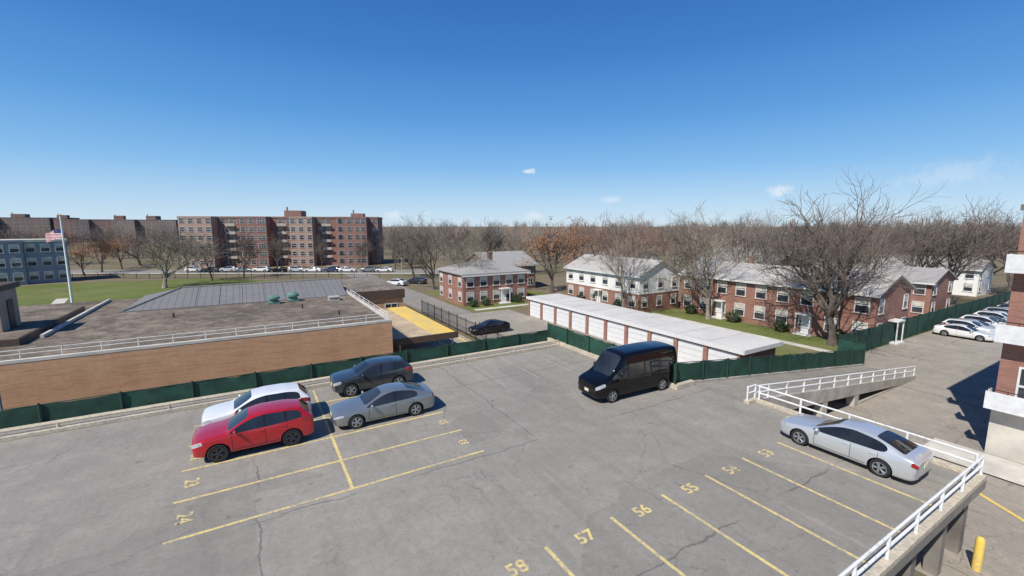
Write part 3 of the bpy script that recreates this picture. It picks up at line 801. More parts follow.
block('dark brick apartment block on the skyline above the brown-leaved trees', at(105, 350), 52, 14, 17.0, R(26), M['aptbrick'], 7, 14,
      bays=((-14, -5, 3.5, M['farbrick']),), pent=((8, 14, -3, 3, 3),))
block('shorter dark brick apartment block on the skyline left of the red block', at(158, 310), 46, 14, 16.2, R(10), M['farbrick'], 7, 14,
      bays=((-16, -7, 3.5, M['farbrick']), (8, 18, 3.5, M['farbrick'])), pent=((-4, 2, -3, 3, 2.6),))
block('blue grey three-storey building with white windows at left edge', at(-20, 92), 27, 10, 9.0, R(48), M['bluesiding'], 3, 12, name='grey_building', cat='building', winm=(1.3, 1.6),
      bays=((-9, -4.4, 1.0, M['bluesiding']), (2.2, 6.8, 1.0, M['bluesiding'])), wst=1)

# near right apartment building
t = thing('apartment_tower', 'red brick apartment building with white balconies at right edge', 'apartment building', P(34.2, 6.2, GZ), A)
b = MB(); b.box(0, 16, -22, 0.0, 2.7, 13.2); b.build('wall', M['redbrick'], t)
b = MB(); b.box(-0.05, 16, -22, 0.04, 0, 2.68); b.build('base_wall', M['conc_light'], t)
b = MB(); b.box(-0.12, 16.1, -22, 0.12, 13.2, 13.5); b.build('parapet', M['conc_dark'], t)
for k in range(3):
    z = 2.72 + k * 3.65
    b = MB(); b.box(-0.85, -0.004, -3.4, 0.2, z, z + 0.18); b.box(-0.85, -0.77, -3.4, 0.2, z + 0.182, z + 0.95); b.box(-0.768, -0.004, 0.12, 0.2, z + 0.182, z + 0.95)
    bo_ = b.build('balcony', M['slab'], t, bevel=0.01)
    b = MB(); b.tube((-0.81, -3.4, z + 1.1), (-0.81, 0.16, z + 1.1), 0.025, n=6)
    for y in (-3.0, -2.2, -1.4, -0.6, 0.14): b.tube((-0.81, y, z + 0.95), (-0.81, y, z + 1.1), 0.018, n=5)
    b.build('handrail', M['iron'], bo_)
    put_window(t, '-a', -1.6, z + 0.4, 0, 0, 1.6, 1.9, 2)

# yellow bollard guarding the deck edge
bl = MB(); bl.lathe_z([(0.001, 0.0), (0.13, 0.0), (0.13, 1.15), (0.11, 1.24), (0.06, 1.29), (0.001, 1.3)], 14)
tag(bl.build('bollard', M['yellow2'], None, True, P(21.9, 3.75, GZ + 0.012)), 'yellow steel bollard standing on the driveway against the deck edge', 'bollard')

# flagpole with flag
fp = at(73, 66)
t = thing('flagpole', 'tall white flagpole on the school lawn at left', 'flagpole', fp)
b = MB(); b.tube((0, 0, 0), (0, 0, 13.9), 0.17, 0.09, n=10, cap=True); b.build('pole', M['pole'], t, True)
b = MB(); b.ell((0, 0, 14.0), (0.16, 0.16, 0.16)); b.build('finial', M['yellow2'], t, True)
m, n, bs = nt('flag_cloth')
o_ = objc(n); s_ = N(n, 'ShaderNodeSeparateXYZ', {0: o_})
st = math_(n, 'GREATER_THAN', math_(n, 'FRACT', math_(n, 'MULTIPLY', s_.outputs[2], 3.25)), 0.5)
col = mixc(n, st, (0.55, 0.03, 0.04), (0.75, 0.75, 0.74))
can = math_(n, 'MULTIPLY', math_(n, 'GREATER_THAN', s_.outputs[0], -1.35), math_(n, 'GREATER_THAN', s_.outputs[2], -0.95))
vs_ = N(n, 'ShaderNodeTexVoronoi', {'Vector': o_, 'Scale': 5.0})
star = mixc(n, mrange(n, vs_.outputs[0], 0.2, 0.16), (0.02, 0.035, 0.16), (0.7, 0.7, 0.7))
n.links.new(mixc(n, can, col, star), bs.inputs['Base Color'])
b = MB(); vs = []; fs = []
for i in range(15):
    for j in range(8):
        x = -i * 0.22; vs.append((x * 0.96, 0.16 * math.sin(i * 0.8 + j * 0.15) * (i / 14), -j * 0.26 - 0.035 * i - 0.01 * i * i * 0.3))
for i in range(14):
    for j in range(7): fs.append((i * 8 + j, i * 8 + j + 1, i * 8 + j + 9, i * 8 + j + 8))
b.add(vs, fs)
fo = b.build('flag', m, None, True, fp + Vector((-0.12, 0, 12.0)), fix=False); fo.scale = (0.8, 0.8, 0.72)
tag(fo, 'striped national flag with starred blue corner flying left from the flagpole', 'flag')

def lamp(label, c, h, arm):
    t = thing('street_lamp', label, 'street lamp', c)
    b = MB(); b.tube((0, 0, 0), (0, 0, h), 0.09, 0.06, n=8); b.tube((0, 0, 0), (0, 0, 0.3), 0.15, n=8, cap=True); b.build('pole', M['concrete'], t, True)
    b = MB(); b.tube((0, 0, h - 0.05), (arm, 0, h + 0.25), 0.045, n=8); b.build('arm', M['concrete'], t, True)
    b = MB(); b.ell((arm + 0.25 * (1 if arm > 0 else -1), 0, h + 0.24), (0.4, 0.16, 0.1)); b.build('lamp_head', M['trim'], t, True)
lamp('small lamp post standing behind the deck fence at left, before the school wall', P(-11.2, 31.0, GZ), 4.6, -0.4)
lamp('street lamp on the far lawn left of the apartment block', at(197, 112), 8.5, 1.2)
lamp('street lamp beside the far street right of the apartment block', at(402, 112), 8.5, 1.2)

# ------------------------------------------------------------------ vehicles
def hood(t, W, zb, zs, zbelt, zt): return (t, W, zb, zs, W * 0.965, zbelt, W * 0.90, zbelt + (zt - zbelt) * 0.55, W * 0.76, zt)
def cab(t, W, zb, zs, zbelt, zt, yg, dz=0.07, yt=None): return (t, W, zb, zs, W * 0.955, zbelt, yg, zt - dz, yg - 0.10 if yt is None else yt, zt)
SEDAN = dict(L=4.87, st=[hood(0, .62, .30, .56, .64, .67), hood(.10, .80, .22, .63, .72, .75), hood(.42, .90, .18, .68, .79, .83), hood(1.1, .925, .18, .73, .86, .93),
    hood(1.42, .925, .18, .76, .90, .985), cab(2.25, .925, .18, .78, .93, 1.40, .65), cab(2.78, .925, .18, .79, .95, 1.46, .64), cab(2.88, .925, .18, .79, .955, 1.46, .64),
    cab(3.5, .925, .18, .80, .975, 1.405, .65), cab(3.98, .925, .18, .81, .99, 1.285, .69), hood(4.45, .915, .18, .83, 1.01, 1.105), hood(4.70, .89, .2, .82, .99, 1.085), hood(4.81, .84, .26, .78, .94, 1.03), hood(4.87, .70, .34, .70, .85, .92)],
    wind=(4,), rear=(8, 9), side=(4, 5, 7, 8), pil=(6,), head=(0, 1), tail=(11, 12), ax=(.98, 3.82), r=.34, clad=False, mir=(1.68, .98), seams=(1.55, 2.84, 3.72), zbm=0.94)
SUV = dict(L=4.45, st=[hood(0, .68, .40, .70, .84, .89), hood(.09, .86, .31, .77, .93, .98), hood(.38, .92, .27, .84, 1.0, 1.05), hood(1.0, .93, .26, .89, 1.05, 1.115),
    hood(1.25, .93, .26, .91, 1.06, 1.155), cab(1.98, .93, .26, .93, 1.09, 1.575, .72), cab(2.52, .93, .26, .94, 1.10, 1.645, .71), cab(2.62, .93, .26, .94, 1.10, 1.645, .71),
    cab(3.30, .93, .26, .96, 1.13, 1.635, .71), cab(3.40, .93, .26, .96, 1.14, 1.63, .71), cab(3.98, .925, .26, .99, 1.20, 1.56, .69), hood(4.32, .905, .27, 1.0, 1.18, 1.25), hood(4.42, .86, .33, .93, 1.10, 1.17), hood(4.45, .77, .42, .84, .98, 1.03)],
    wind=(4,), rear=(10,), side=(4, 5, 7, 9), pil=(6, 8), head=(0, 1), tail=(10, 11), ax=(.88, 3.54), r=.375, clad=True, mir=(1.5, 1.14), seams=(1.38, 2.58, 3.4), zbm=1.09)
VAN = dict(L=5.98, st=[hood(0, .78, .36, .78, .95, 1.02), hood(.12, .94, .28, .86, 1.06, 1.14), hood(.5, 1.0, .26, .98, 1.18, 1.27), hood(.95, 1.02, .26, 1.06, 1.26, 1.40),
    cab(1.75, 1.03, .26, 1.1, 1.30, 2.40, .93, .52, .80), cab(2.02, 1.03, .26, 1.1, 1.30, 2.50, .94, .55, .82), cab(2.14, 1.03, .26, 1.1, 1.30, 2.52, .94, .57, .82), cab(3.22, 1.03, .26, 1.1, 1.30, 2.54, .94, .58, .82), cab(3.34, 1.03, .26, 1.1, 1.30, 2.54, .94, .58, .82),
    cab(4.42, 1.03, .26, 1.1, 1.30, 2.54, .94, .58, .82), cab(4.54, 1.03, .26, 1.1, 1.30, 2.53, .94, .57, .82), cab(5.55, 1.03, .26, 1.1, 1.30, 2.50, .94, .54, .82), cab(5.90, 1.02, .28, 1.1, 1.30, 2.44, .93, .52, .80), cab(5.98, .94, .36, 1.1, 1.30, 2.34, .86, .50, .74)],
    wind=(3,), rear=(), side=(3, 4, 6, 8, 10), pil=(5, 7, 9), head=(0, 1), tail=(12,), ax=(1.0, 4.72), r=.36, clad=True, mir=(1.45, 1.5), seams=(1.1, 2.08, 3.28, 4.48), zbm=1.30)

def car_cage(sp):
    L = sp['L']; st = sp['st']; n = len(st)
    rings = []
    bm = bmesh.new()
    for (t, W, zb, zs, yb, zbelt, yg, zg, yt, zt) in st:
        x = L / 2 - t
        half = [(0, zb), (W * .82, zb), (W * .975, zb + .07), (W, zb + (zs - zb) * .5), (W * .99, zs), (yb, zbelt), (yg, zg), (yt, zt - .02), (yt * .55, zt), (0, zt + .012)]
        rr = [bm.verts.new((x, y, z)) for y, z in half]
        ll = [rr[0]] + [bm.verts.new((x, -y, z)) for y, z in half[1:9]] + [rr[9]]
        rings.append((rr, ll))
    def cls(i, j):
        if i in sp['wind'] and j in (7, 8): return 1
        if i in sp['rear'] and j in (7, 8): return 2
        if i in sp['side'] and j == 5: return 3
        if i in sp['pil'] and j == 5: return 8
        if i in sp['head'] and j == 4: return 4
        if i in sp['tail'] and j in ((3, 4) if sp is VAN else (4,)): return 5
        if sp['clad'] and j in (0, 1): return 6
        return 0
    for i in range(n - 1):
        for side in (0, 1):
            a, b = rings[i][side], rings[i + 1][side]
            for j in range(9):
                q = (a[j], a[j + 1], b[j + 1], b[j])
                f = bm.faces.new(q); f.material_index = cls(i, j)
    for i, front in ((0, True), (n - 1, False)):
        r, l = rings[i]
        for j in range(9):
            u = []
            for v in [r[j], r[j + 1], l[j + 1], l[j]]:
                if v not in u: u.append(v)
            f = bm.faces.new(u)
            f.material_index = (6 if (j in (1, 3) if front else j == 1) else 0)
    bmesh.ops.recalc_face_normals(bm, faces=bm.faces[:])
    cl = bm.edges.layers.float.new('crease_edge')
    for e in bm.edges:
        ms = {f.material_index for f in e.link_faces}
        if len(ms) > 1: e[cl] = 1.0 if ms & {1, 2, 3, 8} else 0.8
    # character lines along shoulder and roof rail
    for i in range(n - 1):
        for side in (0, 1):
            for j, cv in ((4, 0.45), (2, 0.4), (7, 0.25)):
                e = bm.edges.get((rings[i][side][j], rings[i + 1][side][j]))
                if e: e[cl] = max(e[cl], cv)
    me = bpy.data.meshes.new('cage'); bm.to_mesh(me); bm.free()
    return me

def make_car(label, cat, sp, pm_, loc, rz, group=None, rim='rim', level=2, name='parked_car', plate=True):
    root = thing(name, label, cat, loc, rz, group)
    slots = [pm_, M['glass'], M['glass'], M['glass'], M['lampglass'], M['taillens'], M['black'], M['black'], M['glass']]
    me = car_cage(sp)
    for s in slots: me.materials.append(s)
    tmp = bpy.data.objects.new('tmp', me); COL.objects.link(tmp)
    ss = tmp.modifiers.new('s', 'SUBSURF'); ss.levels = level; ss.render_levels = level
    L = sp['L']; Wm = max(s[1] for s in sp['st'])
    cut = MB()
    for ax in sp['ax']:
        for s in (-1, 1):
            y0, y1 = (Wm - 0.34) * s, (Wm + 0.2) * s
            ra = sp['r'] + 0.06
            cut.lathe_y([(0.001, y0), (ra, y0), (ra, y1), (0.001, y1)], 28, 7, (L / 2 - ax, 0, sp['r']))
    cm_ = cut.mesh('cut', slots)
    bm = bmesh.new(); bm.from_mesh(cm_); bmesh.ops.remove_doubles(bm, verts=bm.verts[:], dist=0.003); bmesh.ops.recalc_face_normals(bm, faces=bm.faces[:]); bm.to_mesh(cm_); bm.free()
    cobj = bpy.data.objects.new('cut', cm_); COL.objects.link(cobj)
    bo = tmp.modifiers.new('b', 'BOOLEAN'); bo.operation = 'DIFFERENCE'; bo.object = cobj; bo.solver = 'EXACT'
    bpy.context.view_layer.update()
    ev = bpy.data.meshes.new_from_object(tmp.evaluated_get(bpy.context.evaluated_depsgraph_get()))
    bpy.data.objects.remove(tmp); bpy.data.objects.remove(cobj)
    co_ = [v.co.copy() for v in ev.vertices]
    polys = [(tuple(p.vertices), min(p.material_index, 8)) for p in ev.polygons]
    bvh = BVHTree.FromPolygons(co_, [p[0] for p in polys])
    groups = {}
    for vs, mi in polys: groups.setdefault(0 if mi == 7 else mi, []).append((vs, mi))
    def sub(name_, items, mats, mi_map, parent):
        idx = {}; vv = []; ff = []; mm = []
        for vs, mi in items:
            q = []
            for i in vs:
                if i not in idx: idx[i] = len(vv); vv.append(co_[i])
                q.append(idx[i])
            ff.append(q); mm.append(mi_map(mi))
        m_ = bpy.data.meshes.new(name_); m_.from_pydata(vv, [], ff)
        for x in mats: m_.materials.append(x)
        m_.polygons.foreach_set('material_index', mm); m_.polygons.foreach_set('use_smooth', [True] * len(ff)); m_.set_sharp_from_angle(angle=R(42)); m_.update()
        return link(name_, m_, parent)
    body = sub('body', groups[0], [pm_, M['black']], lambda k: 1 if k == 7 else 0, root)
    for k, items in groups.items():
        if k == 0: continue
        par = {}
        def find(a):
            while par.setdefault(a, a) != a:
                par[a] = par[par[a]]; a = par[a]
            return a
        for vs, mi in items:
            r0 = find(vs[0])
            for v in vs[1:]: par[find(v)] = r0
        isl = {}
        for vs, mi in items: isl.setdefault(find(vs[0]), []).append((vs, mi))
        for its in isl.values():
            cx = sum(co_[v].x for vs, _ in its for v in vs) / sum(len(vs) for vs, _ in its)
            nm = {1: 'windshield', 2: 'rear_window', 3: 'side_window', 4: 'headlight', 5: 'tail_light', 6: 'lower_trim', 8: 'window_pillar'}[k]
            if k == 6 and cx > L * 0.42: nm = 'grille'
            sub(nm, its, [slots[k] if k != 8 else M['black']], lambda q: 0, root)
    # door seams and handles laid on the body
    def hit(x, z, s):
        h = bvh.ray_cast(Vector((x, 3 * s, z)), Vector((0, -s, 0)))
        return h[0]
    for s in (-1, 1):
        sm = MB()
        for t_ in sp['seams']:
            x = L / 2 - t_; pts = []
            zs = [sp['st'][5][2] + 0.16 + (sp['zbm'] - sp['st'][5][2] - 0.2) * k / 7 for k in range(8)]
            for z in zs:
                p = hit(x, z, s)
                if p: pts.append(p + Vector((0, 0.003 * s, 0)))
            for p, q in zip(pts[:-1], pts[1:]):
                dx = Vector((0.009, 0, 0)); sm.poly([p - dx, p + dx, q + dx, q - dx])
        pts = []
        for k in range(13):
            x = L / 2 - (sp['seams'][0] + (sp['seams'][-1] - sp['seams'][0]) * k / 12)
            p = hit(x, sp['st'][5][2] + 0.16, s)
            if p: pts.append(p + Vector((0, 0.003 * s, 0)))
        for p, q in zip(pts[:-1], pts[1:]):
            dz = Vector((0, 0, 0.009)); sm.poly([p - dz, q - dz, q + dz, p + dz])
        if sm.v: sm.build('door_seams', M['black'], body)
        for t_ in sp['seams'][1:3]:
            p = hit(L / 2 - t_ + 0.16, sp['zbm'] - 0.12, s)
            if p:
                hb = MB(); hb.box(p.x - 0.1, p.x + 0.1, p.y - 0.02, p.y + 0.025, p.z - 0.018, p.z + 0.018); hb.build('door_handle', pm_, root, bevel=0.008)
        mt, mz = sp['mir']
        p = hit(L / 2 - mt, mz - 0.08, s)
        yb = abs(p.y) if p else Wm
        mb_ = MB(); big = 1.7 if sp is VAN else 1.0
        mb_.ell((L / 2 - mt, s * (yb + 0.14), mz + 0.04), (0.07, 0.115, 0.075 * big)); mb_.box(L / 2 - mt - 0.03, L / 2 - mt + 0.03, min(s * (yb - 0.03), s * (yb + 0.08)), max(s * (yb - 0.03), s * (yb + 0.08)), mz - 0.04, mz + 0.0)
        mb_.build('side_mirror', pm_ if sp is not VAN else M['black'], root, True)
    if plate:
        for s in (1, -1):
            z = 0.62 if s > 0 else (0.72 if sp is SEDAN else 0.8)
            h = bvh.ray_cast(Vector((4 * s, 0, z)), Vector((-s, 0, 0)))[0]
            if h:
                pb = MB(); pb.box(h.x - 0.012, h.x + 0.012, -0.16, 0.16, z - 0.08, z + 0.08); pb.build('number_plate', M['plate'], root)
    # wheels
    r = sp['r']; wv = 0.11
    ty = MB(); ty.lathe_y([(r * .66, -wv * .9), (r * .9, -wv), (r * .97, -wv * .8), (r, -wv * .4), (r, wv * .4), (r * .97, wv * .8), (r * .9, wv), (r * .66, wv * .9)], 32)
    tm = ty.mesh('wheel', [M['tyre']], True)
    rm = MB(); rm.lathe_y([(r * .67, -wv * .9), (r * .67, wv * .92), (r * .61, wv * .86), (r * .58, wv * .4), (0.001, wv * .4)], 32, 1)
    rm.lathe_y([(r * .68, wv * .93), (r * .6, wv * .93), (r * .6, wv * .7)], 32, 0)
    for k in range(5):
        for dk_ in (-0.16, 0.16):
            t_ = 2 * PI * k / 5 + dk_; t0 = 2 * PI * k / 5 + dk_ * 0.4
            rm.tube((math.cos(t0) * r * .1, wv * .78, math.sin(t0) * r * .1), (math.cos(t_) * r * .62, wv * .84, math.sin(t_) * r * .62), r * .075, r * .06, n=6)
    rm.lathe_y([(r * .14, wv * .4), (r * .14, wv * .9), (0.001, wv * .93)], 14, 0)
    rme = rm.mesh('rim', [M[rim], M['black']], True)
    for ax in sp['ax']:
        for s in (-1, 1):
            wh = link('wheel', tm, root, (L / 2 - ax, s * (Wm - wv - 0.015), r), 0 if s > 0 else PI)
            link('rim', rme, wh)
    return root
def dup_car(src, label, pm_, loc, rz, group):
    r = src.copy(); COL.objects.link(r); r.location = loc; r.rotation_euler = (0, 0, rz); tag(r, label, src['category'], group); r['group'] = group
    for ch in list(src.children):
        c = ch.copy(); COL.objects.link(c); c.parent = r
        if ch.name.startswith(('body', 'door_handle', 'side_mirror')):
            c.data = ch.data.copy(); c.data.materials[0] = pm_
        for gch in ch.children:
            d = gch.copy(); COL.objects.link(d); d.parent = c
    return r

HB = A + PI          # nose towards the left end of the deck
red = make_car('red compact crossover parked on the deck with its nose to the left', 'car', SUV, PAINT['red'], P(-0.3, 21.1), HB, 'cars parked on the deck', 'rimdark')
wht = make_car('white crossover parked behind the red one on the deck', 'car', SUV, PAINT['white'], P(-0.15, 23.45), HB + R(1), 'cars parked on the deck', 'rim')
drk = make_car('charcoal crossover parked nearest the far fence of the deck', 'car', SUV, PAINT['dark'], P(5.65, 25.5), HB, 'cars parked on the deck', 'rim')
gry = make_car('grey sedan parked to the right of the red crossover', 'car', SEDAN, PAINT['grey'], P(5.2, 21.3), HB, 'cars parked on the deck', 'rim')
slv = make_car('silver sedan parked alone beside the white railing on the right of the deck', 'car', SEDAN, PAINT['silver'], P(20.75, 7.6), A + PI / 2, 'cars parked on the deck', 'rim')
van = make_car('black high-roofed passenger van parked near the green end fence', 'van', VAN, PAINT['black'], P(18.2, 17.5), HB + R(-2), None, 'rim', name='parked_van')
sb_ = make_car('dark sedan parked in the garage court beyond the end of the deck', 'car', SEDAN, PAINT['black'], P(23.6, 44.8, GZ + 0.012), HB, None, 'rimdark')

# cars along the driveway fence at right
ordn = ['nearest', 'second', 'third', 'fourth', 'fifth', 'sixth', 'seventh', 'eighth', 'ninth', 'tenth', 'eleventh', 'twelfth']
cols = ['white', 'white', 'silver', 'white', 'grey', 'white', 'white', 'silver', 'white', 'dark', 'white', 'silver']
cname = {'white': 'white', 'silver': 'silver', 'grey': 'grey', 'dark': 'charcoal', 'black': 'black', 'blue': 'dark blue', 'red': 'red'}
for i in range(12):
    src = (slv, wht)[i % 2 == 1]
    kind = 'sedan' if src is slv else 'crossover'
    dup_car(src, '%s %s parked at the driveway fence on the right, %s in that row' % (cname[cols[i]], kind, ordn[i] if i else 'the nearest'), PAINT[cols[i]],
            P(68 + i * 2.5, 15.4 + random.uniform(-.2, .2), GZ + 0.012), A - PI / 2 + R(random.uniform(-2, 2)), 'cars along the driveway fence')
# cars in the far street
xs = [(196, 'white'), (213, 'dark'), (229, 'silver'), (246, 'grey'), (262, 'white'), (279, 'black'), (297, 'silver'), (314, 'white'), (331, 'blue'), (349, 'white'), (367, 'grey'), (384, 'white')]
ordi = ['first', 'second', 'third', 'fourth', 'fifth', 'sixth', 'seventh', 'eighth', 'ninth', 'tenth', 'eleventh', 'twelfth']
for i, (px, c) in enumerate(xs):
    src = (wht, gry)[i % 2]
    dup_car(src, '%s car parked in the far street before the apartments, %s from the left' % (cname[c], ordi[i]), PAINT[c], at(px + random.uniform(-2, 2), 119.0, GZ + 0.03), PI if i % 3 else 0, 'cars in the far street')
for px, Y, c, lab in ((396, 92, 'white', 'white car on the side road left of the hipped-roof house, the left of two'), (416, 95, 'dark', 'charcoal car on the side road left of the hipped-roof house, the right of two'),):
    dup_car(gry, lab, PAINT[c], at(px, Y, GZ + 0.01), R(160), 'cars on the side road')

# ------------------------------------------------------------------ trees
def gen_tree(seed, Ht, spread=1.0, kids=(6, 4, 4, 4, 4), trunk=0.2, leaf=0, rt=0.24, up=0.10, tw=1.0):
    rnd = random.Random(seed)
    tb, cb = MB(), MB()
    tips = []
    def grow(p, d, ln, r, lev):
        nseg = 5 if lev == 1 else 4 if lev < 2 else (3 if lev < 4 else 2)
        pts = [p]; dd = d.copy()
        for i in range(nseg):
            jit = 0.06 if lev == 0 else 0.12 + 0.035 * lev
            dd = (dd + Vector((rnd.gauss(0, jit), rnd.gauss(0, jit), rnd.gauss(0, jit) + (up if lev < 3 else 0.05)))).normalized()
            q = pts[-1] + dd * (ln / nseg)
            r0 = r * (1 - 0.6 * i / nseg); r1 = r * (1 - 0.6 * (i + 1) / nseg)
            if lev == 0:
                r0 = r * (1 - 0.35 * i / nseg); r1 = r * (1 - 0.35 * (i + 1) / nseg)
            if lev == 0 and i == 0: tb.tube(pts[-1], q, r0 * 1.3, r1, 8)
            elif lev <= 2: tb.tube(pts[-1], q, max(r0, .026 * tw), max(r1, .021 * tw), 6 if lev < 2 else 4)
            else: cb.tube(pts[-1], q, max(r0, 0.012 * tw), max(r1, 0.0085 * tw), 3)
            pts.append(q)
        if lev >= len(kids):
            tips.append((pts[-1], dd)); return
        k = kids[lev] + rnd.choice((-1, 0, 0, 1))
        az0 = rnd.uniform(0, 2 * PI)
        for c in range(k):
            f = (0.6 + 0.4 * (c + 1) / k) if lev == 0 else (0.36 + 0.64 * (c + 1) / k)
            fi = min(nseg - 1, int(f * nseg)); ff = f * nseg - fi
            if f >= 0.999: base = pts[-1]
            else: base = pts[fi].lerp(pts[fi + 1], ff)
            axis = (pts[min(nseg, fi + 1)] - pts[fi]).normalized()
            ang = (rnd.uniform(0.42, 0.9) if lev == 0 else rnd.uniform(0.42, 0.85)) * spread
            if c == k - 1: ang *= 0.3
            az = az0 + c * 2.4 + rnd.uniform(-.4, .4)
            o1 = axis.orthogonal().normalized(); o2 = axis.cross(o1)
            nd = (axis * math.cos(ang) + (o1 * math.cos(az) + o2 * math.sin(az)) * math.sin(ang)).normalized()
            if nd.z < -0.1: nd.z *= 0.3; nd.normalize()
            grow(base, nd, ln * rnd.uniform(0.55, 0.8) * (2.1 if lev == 0 else 1.0), r * ((0.46 if c < k - 1 else 0.6) if lev else (0.5 if c < k - 1 else .7)), lev + 1)
    grow(Vector((0, 0, 0)), Vector((0, 0, 1)), Ht * trunk * 1.3, rt, 0)
    zmax = max(v[2] for v in cb.v)
    s = Ht / zmax
    tb.v = [(x * s, y * s, z * s) for x, y, z in tb.v]; cb.v = [(x * s, y * s, z * s) for x, y, z in cb.v]
    lb = None
    if leaf:
        lb = MB()
        for p, d in tips:
            if rnd.random() < 0.12: continue
            for _ in range(leaf):
                c = p * s + Vector((rnd.gauss(0, .22), rnd.gauss(0, .22), rnd.gauss(0, .2)))
                a_ = Vector((rnd.gauss(0, 1), rnd.gauss(0, 1), rnd.gauss(0, 1))).normalized(); b_ = a_.orthogonal().normalized()
                a_ *= rnd.uniform(.07, .13); b_ *= rnd.uniform(.05, .09)
                lb.add([c - a_, c + b_, c + a_, c - b_], [(0, 1, 2, 3)])
    return tb, cb, lb
PROTO = {}
def proto(key, *a, **k):
    tb, cb, lb = gen_tree(*a, **k)
    PROTO[key] = (tb.mesh('trunk', [M['bark']], True, fix=False), cb.mesh('crown', [M['twig']], False, fix=False), lb.mesh('leaves', [M['leafbrown']], False, fix=False) if lb else None, a[1])
proto('big', 12, 18, 1.0, (8, 6, 5, 4, 4), 0.18, rt=0.45, up=0.11, tw=1.2)
proto('b1', 21, 14, 0.8, (6, 5, 4, 4, 3), 0.2, rt=0.29, tw=1.45)
proto('b2', 35, 14, 0.9, (6, 5, 4, 4, 3), 0.18, rt=0.3, tw=1.45)
proto('b3', 44, 14, 0.78, (6, 4, 4, 4, 3), 0.22, rt=0.27, tw=1.45)
proto('wide', 58, 13, 1.05, (7, 5, 4, 4, 3), 0.16, rt=0.33, tw=1.45)
proto('oak', 63, 13, 0.95, (6, 4, 4, 4), 0.18, leaf=12, rt=0.26, tw=1.5)
def swap(me, m):
    c = me.copy(); c.materials[0] = m; return c
VAR = {}
def tree(px, Y, h, key, label, tone='', wide=1.0, loc=None):
    tm, cm_, lm, h0 = PROTO[key]
    if tone:
        if (key, tone) not in VAR:
            VAR[(key, tone)] = (swap(tm, M['barkpale']) if tone == 'pale' else tm, swap(cm_, M['twigpale' if tone == 'pale' else 'twigred']))
        tm, cm_ = VAR[(key, tone)]
    s = h / h0
    t = thing('leafy_tree' if lm else 'bare_tree', label, 'tree', loc if loc is not None else at(px, Y), random.uniform(0, 6.28), 'street and garden trees')
    t.scale = (s * wide, s * wide, s)
    link('trunk', tm, t)
    if lm:
        link('crown', lm, t); link('twigs', cm_, t)
    else: link('crown', cm_, t)
